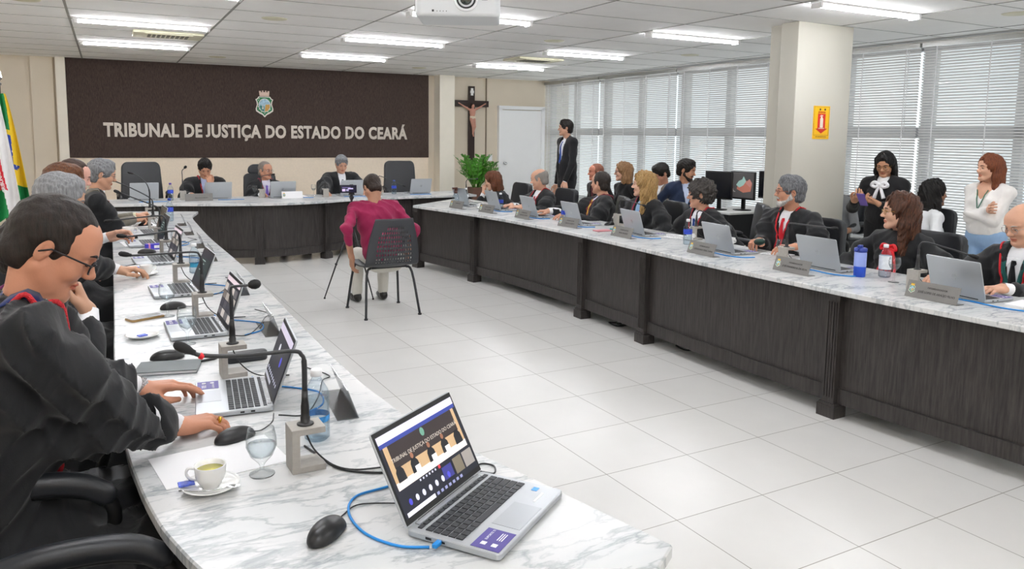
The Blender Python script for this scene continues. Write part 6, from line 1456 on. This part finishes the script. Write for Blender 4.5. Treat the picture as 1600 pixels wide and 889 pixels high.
pl = empty('potted_plant', 'leafy green plant in a tall brown planter by the back wall', 'plant', (6.22, 12.55, 0))
MB().lathe([(0, 0), (.13, 0), (.17, .66), (.17, .68), (.155, .68), (.15, .63), (0, .63)], 4, smooth=False, M=Matrix.Rotation(pi / 4, 4, 'Z')).build('planter', mat('brown_planter', '#5a3d30', .5, var=.08), pl)
st = MB(); lf = MB(); rnd = random.Random(3)
for k in range(38):
    a = rnd.uniform(0, 2 * pi); L = rnd.uniform(.4, .85); sp = rnd.uniform(.06, .36)
    P = [Vector((.05 * cos(a), .05 * sin(a), .62))]
    for i in range(1, 9):
        t = i / 8; P.append(Vector(((.05 + sp * t ** 1.3) * cos(a), (.05 + sp * t ** 1.3) * sin(a), .62 + L * (t - .28 * t * t))))
    st.tube(P, .006, 5)
    for i in range(2, 9):
        d = (P[i] - P[i - 1]).normalized(); sd = d.cross(Vector((0, 0, 1))).normalized(); up = sd.cross(d)
        for s in (-1, 1):
            o_ = (sd * s * .9 + d * .6 + up * rnd.uniform(-.1, .5)).normalized(); ll = rnd.uniform(.08, .12); wv = o_.cross(up).normalized() * ll * .24; b = P[i]
            lf.add([b, b + o_ * ll * .35 + wv, b + o_ * ll * .75 + wv * .8, b + o_ * ll + up * -.006, b + o_ * ll * .75 - wv * .8, b + o_ * ll * .35 - wv, b + o_ * ll * .5 + up * .006], [(0, 1, 6), (1, 2, 6), (2, 3, 6), (3, 4, 6), (4, 5, 6), (5, 0, 6)], 0, True)
st.build('stems', mat('green_stem', '#4d7a2c', .5, var=.1), pl); lo_ = lf.build('leaves', mat('glossy_green_leaf', '#4b8f2b', .3, var=.3, vscale=14), pl)

def flag(x, y, label, fn, mats, zt=2.0, w0=.05, w1=.26, zb=.55, lean=0, name='flag'):
    o = empty(name, label, 'flag', (x, y, 0), 0)
    MB().tube([(0, .02, .02), (lean, .02, zt + .09)], .013, 10).build('pole', mat('flag_pole', '#5b4a3c', .4, .2), o)
    MB().lathe([(.012, 0), (.022, .012), (.024, .025), (.012, .04), (.010, .05), (.03, .075), (.032, .085), (.018, .15), (0, .21)], 8, c=(lean, .02, zt + .08), smooth=False).build('finial', M_chrome, o)
    MB().lathe([(0, 0), (.16, 0), (.16, .02), (.04, .05), (.03, .09), (0, .09)], 20).build('stand', M_dgrey, o)
    nu, nv = 60, 70; V = []
    for j in range(nv + 1):
        t = j / nv; w = w0 + (w1 - w0) * min(1, t * 1.15) ** .8; z = zt - t * (zt - zb)
        for i in range(nu + 1):
            u = i / nu; V.append((lean * (1 - t) + (u - .38) * w * 1.2, .02 + .05 * (w / w1) * sin(u * 15 + 1.5 * t) - .05, z - .07 * abs(sin(u * 5)) * t))
    mm = MB()
    for j in range(nv):
        for i in range(nu):
            a = j * (nu + 1) + i; mm.f.append([a, a + 1, a + nu + 2, a + nu + 1]); mm.mi.append(fn((i + .5) / nu, (j + .5) / nv)); mm.sm.append(True)
    mm.v = V; c = mm.build('cloth', mats, o); md = c.modifiers.new('thickness', 'SOLIDIFY'); md.thickness = .003
    return o, V, nu
fg = [mat('flag_green', '#0d7a3f', .7, var=.05), mat('flag_yellow', '#e8c52c', .7, var=.05), mat('flag_blue', '#223f9c', .7, var=.05), mat('flag_white', '#eceaea', .7, var=.03), mat('flag_red', '#d12338', .7, var=.05), mat('flag_teal', '#4fb0bf', .7, var=.05)]
def brazil(u, v):
    if u > .80 - .18 * v and v < .58: return 1
    if .30 < v < .66 and u > .35:
        if ((u - .62) / .34) ** 2 + ((v - .49) / .15) ** 2 < 1:
            return 3 if (int(u * 60) * 7 + int(v * 70) * 5) % 17 == 0 and v > .45 else 2
        return 1
    if .62 < v < .76 and u > .25 + (v - .62) * 1.5: return 1
    return 0
def state(u, v):
    if v < .05: return 4
    if u > .30 and abs(u - (.45 + .42 * (v - .40))) < .10 and .30 < v < .78: return 4
    if v < .30: return 3
    if u > .45 + .42 * (v - .40): return 3
    if ((u - .2) / .2) ** 2 + ((v - .47) / .06) ** 2 < 1: return 5
    if .34 < v < .42 or .62 < v < .70: return 1
    return 3 if .54 < v < .62 else 0
flag(-.73, 9.75, 'green, yellow and blue national flag hanging on its pole at the left edge', brazil, fg, zt=1.98, w0=.07, w1=.30, zb=.75)
fo, FV, nu = flag(-.79, 9.35, 'white, red and green court flag with red lettered band at the left edge', state, fg, zt=2.10, w0=.06, w1=.30, zb=.72)
V, F = text_mesh('TRIBUNAL DE JUSTIÇA DO ESTADO', .043, .001, .0008)
ta = MB().add(V, F, M=Matrix.Translation((.045, -.13, 1.32)) @ Matrix.Rotation(radians(102), 4, 'Y') @ Matrix.Rotation(pi / 2, 4, 'X') @ Matrix.Rotation(pi, 4, 'Z') if False else Matrix.Translation((.035, -.135, 1.33)) @ Matrix.Rotation(pi / 2, 4, 'X') @ Matrix.Rotation(radians(102), 4, 'Z')).build('lettering', fg[3], fo)

# projector hanging from the ceiling
pj = empty('ceiling_projector', 'white projector hanging from the ceiling, lens towards the camera', 'projector', (1.695, 3.63, 2.245), -.505)
M_pj = mat('white_projector_plastic', '#d5d8da', .4, var=.01)
MB().prism(rrect(.41, .33, .035, 5), -.07, .085).build('body', M_pj, pj, bevel=.018, seg=3)
LM = Matrix.Translation((.045, -.165, .012)) @ Matrix.Rotation(pi / 2, 4, 'X')
MB().lathe([(.052, -.02), (.060, 0), (.060, .012), (.054, .016), (.048, .010), (.046, -.02)], 36, M=LM).build('lens_ring', mat('white_lens_ring', '#f3f4f6', .25), pj)
MB().lathe([(.046, -.005), (.046, .008), (.042, .008), (.036, -.004), (0, -.004)], 36, M=LM).build('lens_barrel', M_blk, pj)
MB().lathe([(.030, -.002), (.028, .003), (.018, .008), (0, .011)], 30, M=LM).build('lens_glass', mat('coated_lens', '#0b2018', .03, spec=1., coat=1), pj)
g = MB()
for i in range(11): g.box((-.206, -.12 + i * .022, .012), (.004, .012, .11))
g.build('side_vent', mat('vent_slots', '#5c5e60', .6), pj)
MB().box((-.115, -.1665, -.045), (.010, .003, .010)).box((-.095, -.1665, -.047), (.003, .002, .005)).box((-.08, -.1665, -.047), (.003, .002, .005)).box((-.065, -.1665, -.047), (.003, .002, .005)).box((-.05, -.1665, -.047), (.003, .002, .005)).build('indicator', M_blk, pj)
MB().box((.135, -.166, .02), (.028, .002, .030)).build('sensor_window', mat('grey_sensor', '#a5a8aa', .4), pj)
MB().tube([(0, .02, .085), (0, .02, .515)], .022, 14).box((0, .02, .095), (.2, .2, .015)).lathe([(0, .49), (.06, .49), (.06, .515), (0, .515)], 20, c=(0, .02, 0)).build('ceiling_mount', M_pj, pj)

# fire extinguisher sign on the column
sg = empty('fire_extinguisher_sign', 'yellow and red fire extinguisher sign on the column', 'sign', (6.435, 5.288, 1.775), 0)
M_sy = mat('sign_yellow', '#f2b90f', .4); M_sr = mat('sign_red', '#cf2a1c', .4); M_sw = mat('sign_white', '#f6ead8', .4)
MB().box((0, 0, 0), (.235, .005, .325)).build('board', M_sy, sg)
def fl(pts, m, nm, z=.0028): MB().prism(pts, z, z + .0008, M=Matrix.Rotation(pi / 2, 4, 'X')).build(nm, m, sg)
fr = MB()
for a in ((0, .152, .215, .002), (0, -.125, .215, .002), (-.107, .013, .002, .28), (.107, .013, .002, .28)): fr.box((a[0], -.003, a[1]), (a[2], .0012, a[3]))
fr.build('border', M_dgrey, sg)
fl([(-.055, -.065), (.055, -.065), (.055, .085), (-.055, .085)], M_sr, 'red_panel'); fl([(-.088, -.06), (.088, -.06), (0, -.108)], M_sr, 'arrow')
fl([(-.02, -.05), (.02, -.05), (.022, -.04), (.022, .035), (.01, .05), (.008, .062), (-.008, .062), (-.012, .05), (-.022, .035), (-.022, -.04)], M_sw, 'extinguisher_icon', .0037)
fl([(-.02, .055), (-.006, .066), (.018, .062), (.018, .07), (-.01, .074), (-.026, .06)], M_sw, 'hose_icon', .0037)
for s, z_, sz in (('EXTINTOR', .092, .022), ('DE INCÊNDIO', -.062, .013)):
    V, F = text_mesh(s, sz, .0003, .0004); MB().add(V, F, M=Matrix.Translation((0, -.0040 - .0007, z_)) @ Matrix.Rotation(pi / 2, 4, 'X')).build('lettering', M_sw if z_ < 0 else M_sr, sg)
V, F = text_mesh('NÃO OBSTRUIR ESTE LOCAL', .012, .0002, .0002); MB().add(V, F, M=Matrix.Translation((0, -.0040, -.145)) @ Matrix.Rotation(pi / 2, 4, 'X')).build('lettering', M_dgrey, sg)
for x in (-.025, .045): MB().box((x, -.003, .128), (.02, .0012, .018)).build('pictogram', M_dgrey, sg)

# rear tables and monitors
M_wt = mat('white_laminate', '#e6e6e4', .4, var=.01)
def table(x, y, rz, w, d, label):
    o = empty('office_table', label, 'table', (x, y, 0), rz)
    MB().box((0, 0, .7275), (w, d, .025)).build('table_top', M_wt, o, bevel=.003, seg=1)
    for sx in (-1, 1): MB().box((sx * (w / 2 - .03), 0, .357), (.03, d - .06, .715)).build('side_panel', M_dgrey, o)
    MB().box((0, d / 2 - .05, .5), (w - .09, .02, .4)).build('modesty_panel', M_dgrey, o)
table(5.70, 6.42, .35, .62, .5, 'small white table under the hands of the bearded man in navy suit')
table(7.35, 6.95, 0, 1.5, .62, 'white table carrying the computer monitors beside the column')
def monitor(x, y, rz, label, img=False):
    o = empty('computer_monitor', label, 'monitor', (x, y, .74), rz, 'computer monitors beside the column')
    MB().box((0, 0, .30), (.37, .03, .34)).build('casing', M_blk, o, bevel=.006); s = MB().box((0, -.0155, .305), (.34, .002, .305)).build('screen', mat('monitor_screen', '#4c4a4a', .3, emit=.35) if img else M_screen, o)
    MB().lathe([(0, 0), (.11, 0), (.11, .008), (.03, .014), (0, .014)], 24).box((0, .02, .08), (.05, .02, .15)).build('stand', M_blk, o)
    if img:
        for pts, c, z in (([(-.08, -.05), (.02, -.09), (.13, -.07), (.15, .02), (.06, .06), (.0, .0), (-.06, .03)], '#a86a5a', .001), ([(-.09, .0), (-.05, .05), (.0, .07), (.02, .11), (.06, .05), (.02, .0), (-.04, -.03)], '#8fb0a8', .002), ([(.05, .03), (.11, .08), (.15, .03), (.12, -.02)], '#b07a72', .0015)):
            MB().prism(pts, z, z + .001, M=Matrix.Translation((0, -.0165, .305)) @ Matrix.Rotation(pi / 2, 4, 'X')).build('screen_image', mat('mon_' + c.strip('#'), c, .5, emit=.35), s)
        MB().box((-.15, -.018, .235), (.06, .001, .005)).box((-.15, -.018, .25), (.03, .001, .012)).box((-.14, -.018, .222), (.08, .001, .004)).build('screen_text', mat('mon_text', '#c9c9c4', .5, emit=.4), s)
monitor(7.02, 6.86, -1.5, 'monitor with a pale and red leaf-like wallpaper beside the column', True)
monitor(6.78, 7.02, -1.3, 'black monitor partly hidden behind the one with the leaf-like wallpaper')
monitor(7.46, 6.82, -1.5, 'black monitor half hidden by the column edge')
# black bag on the lap of the person behind the column
F = Fld((-.25, -.2, -.18), (.25, .2, .2), .012); F.ell((0, 0, 0), (.17, .12, .12), 0); F.ell((.05, 0, -.05), (.15, .12, .08), .05); F.displace(lambda x, y, z: .006 * np.sin(40 * x + 20 * z)); V, Q = F.mesh()
o = mk('handbag', [(V, Q, None, 0)], M_leather); o.location = (6.98, 5.62, .68); tag(o, 'black bag on the lap of the person in the grey sweatshirt', 'bag')
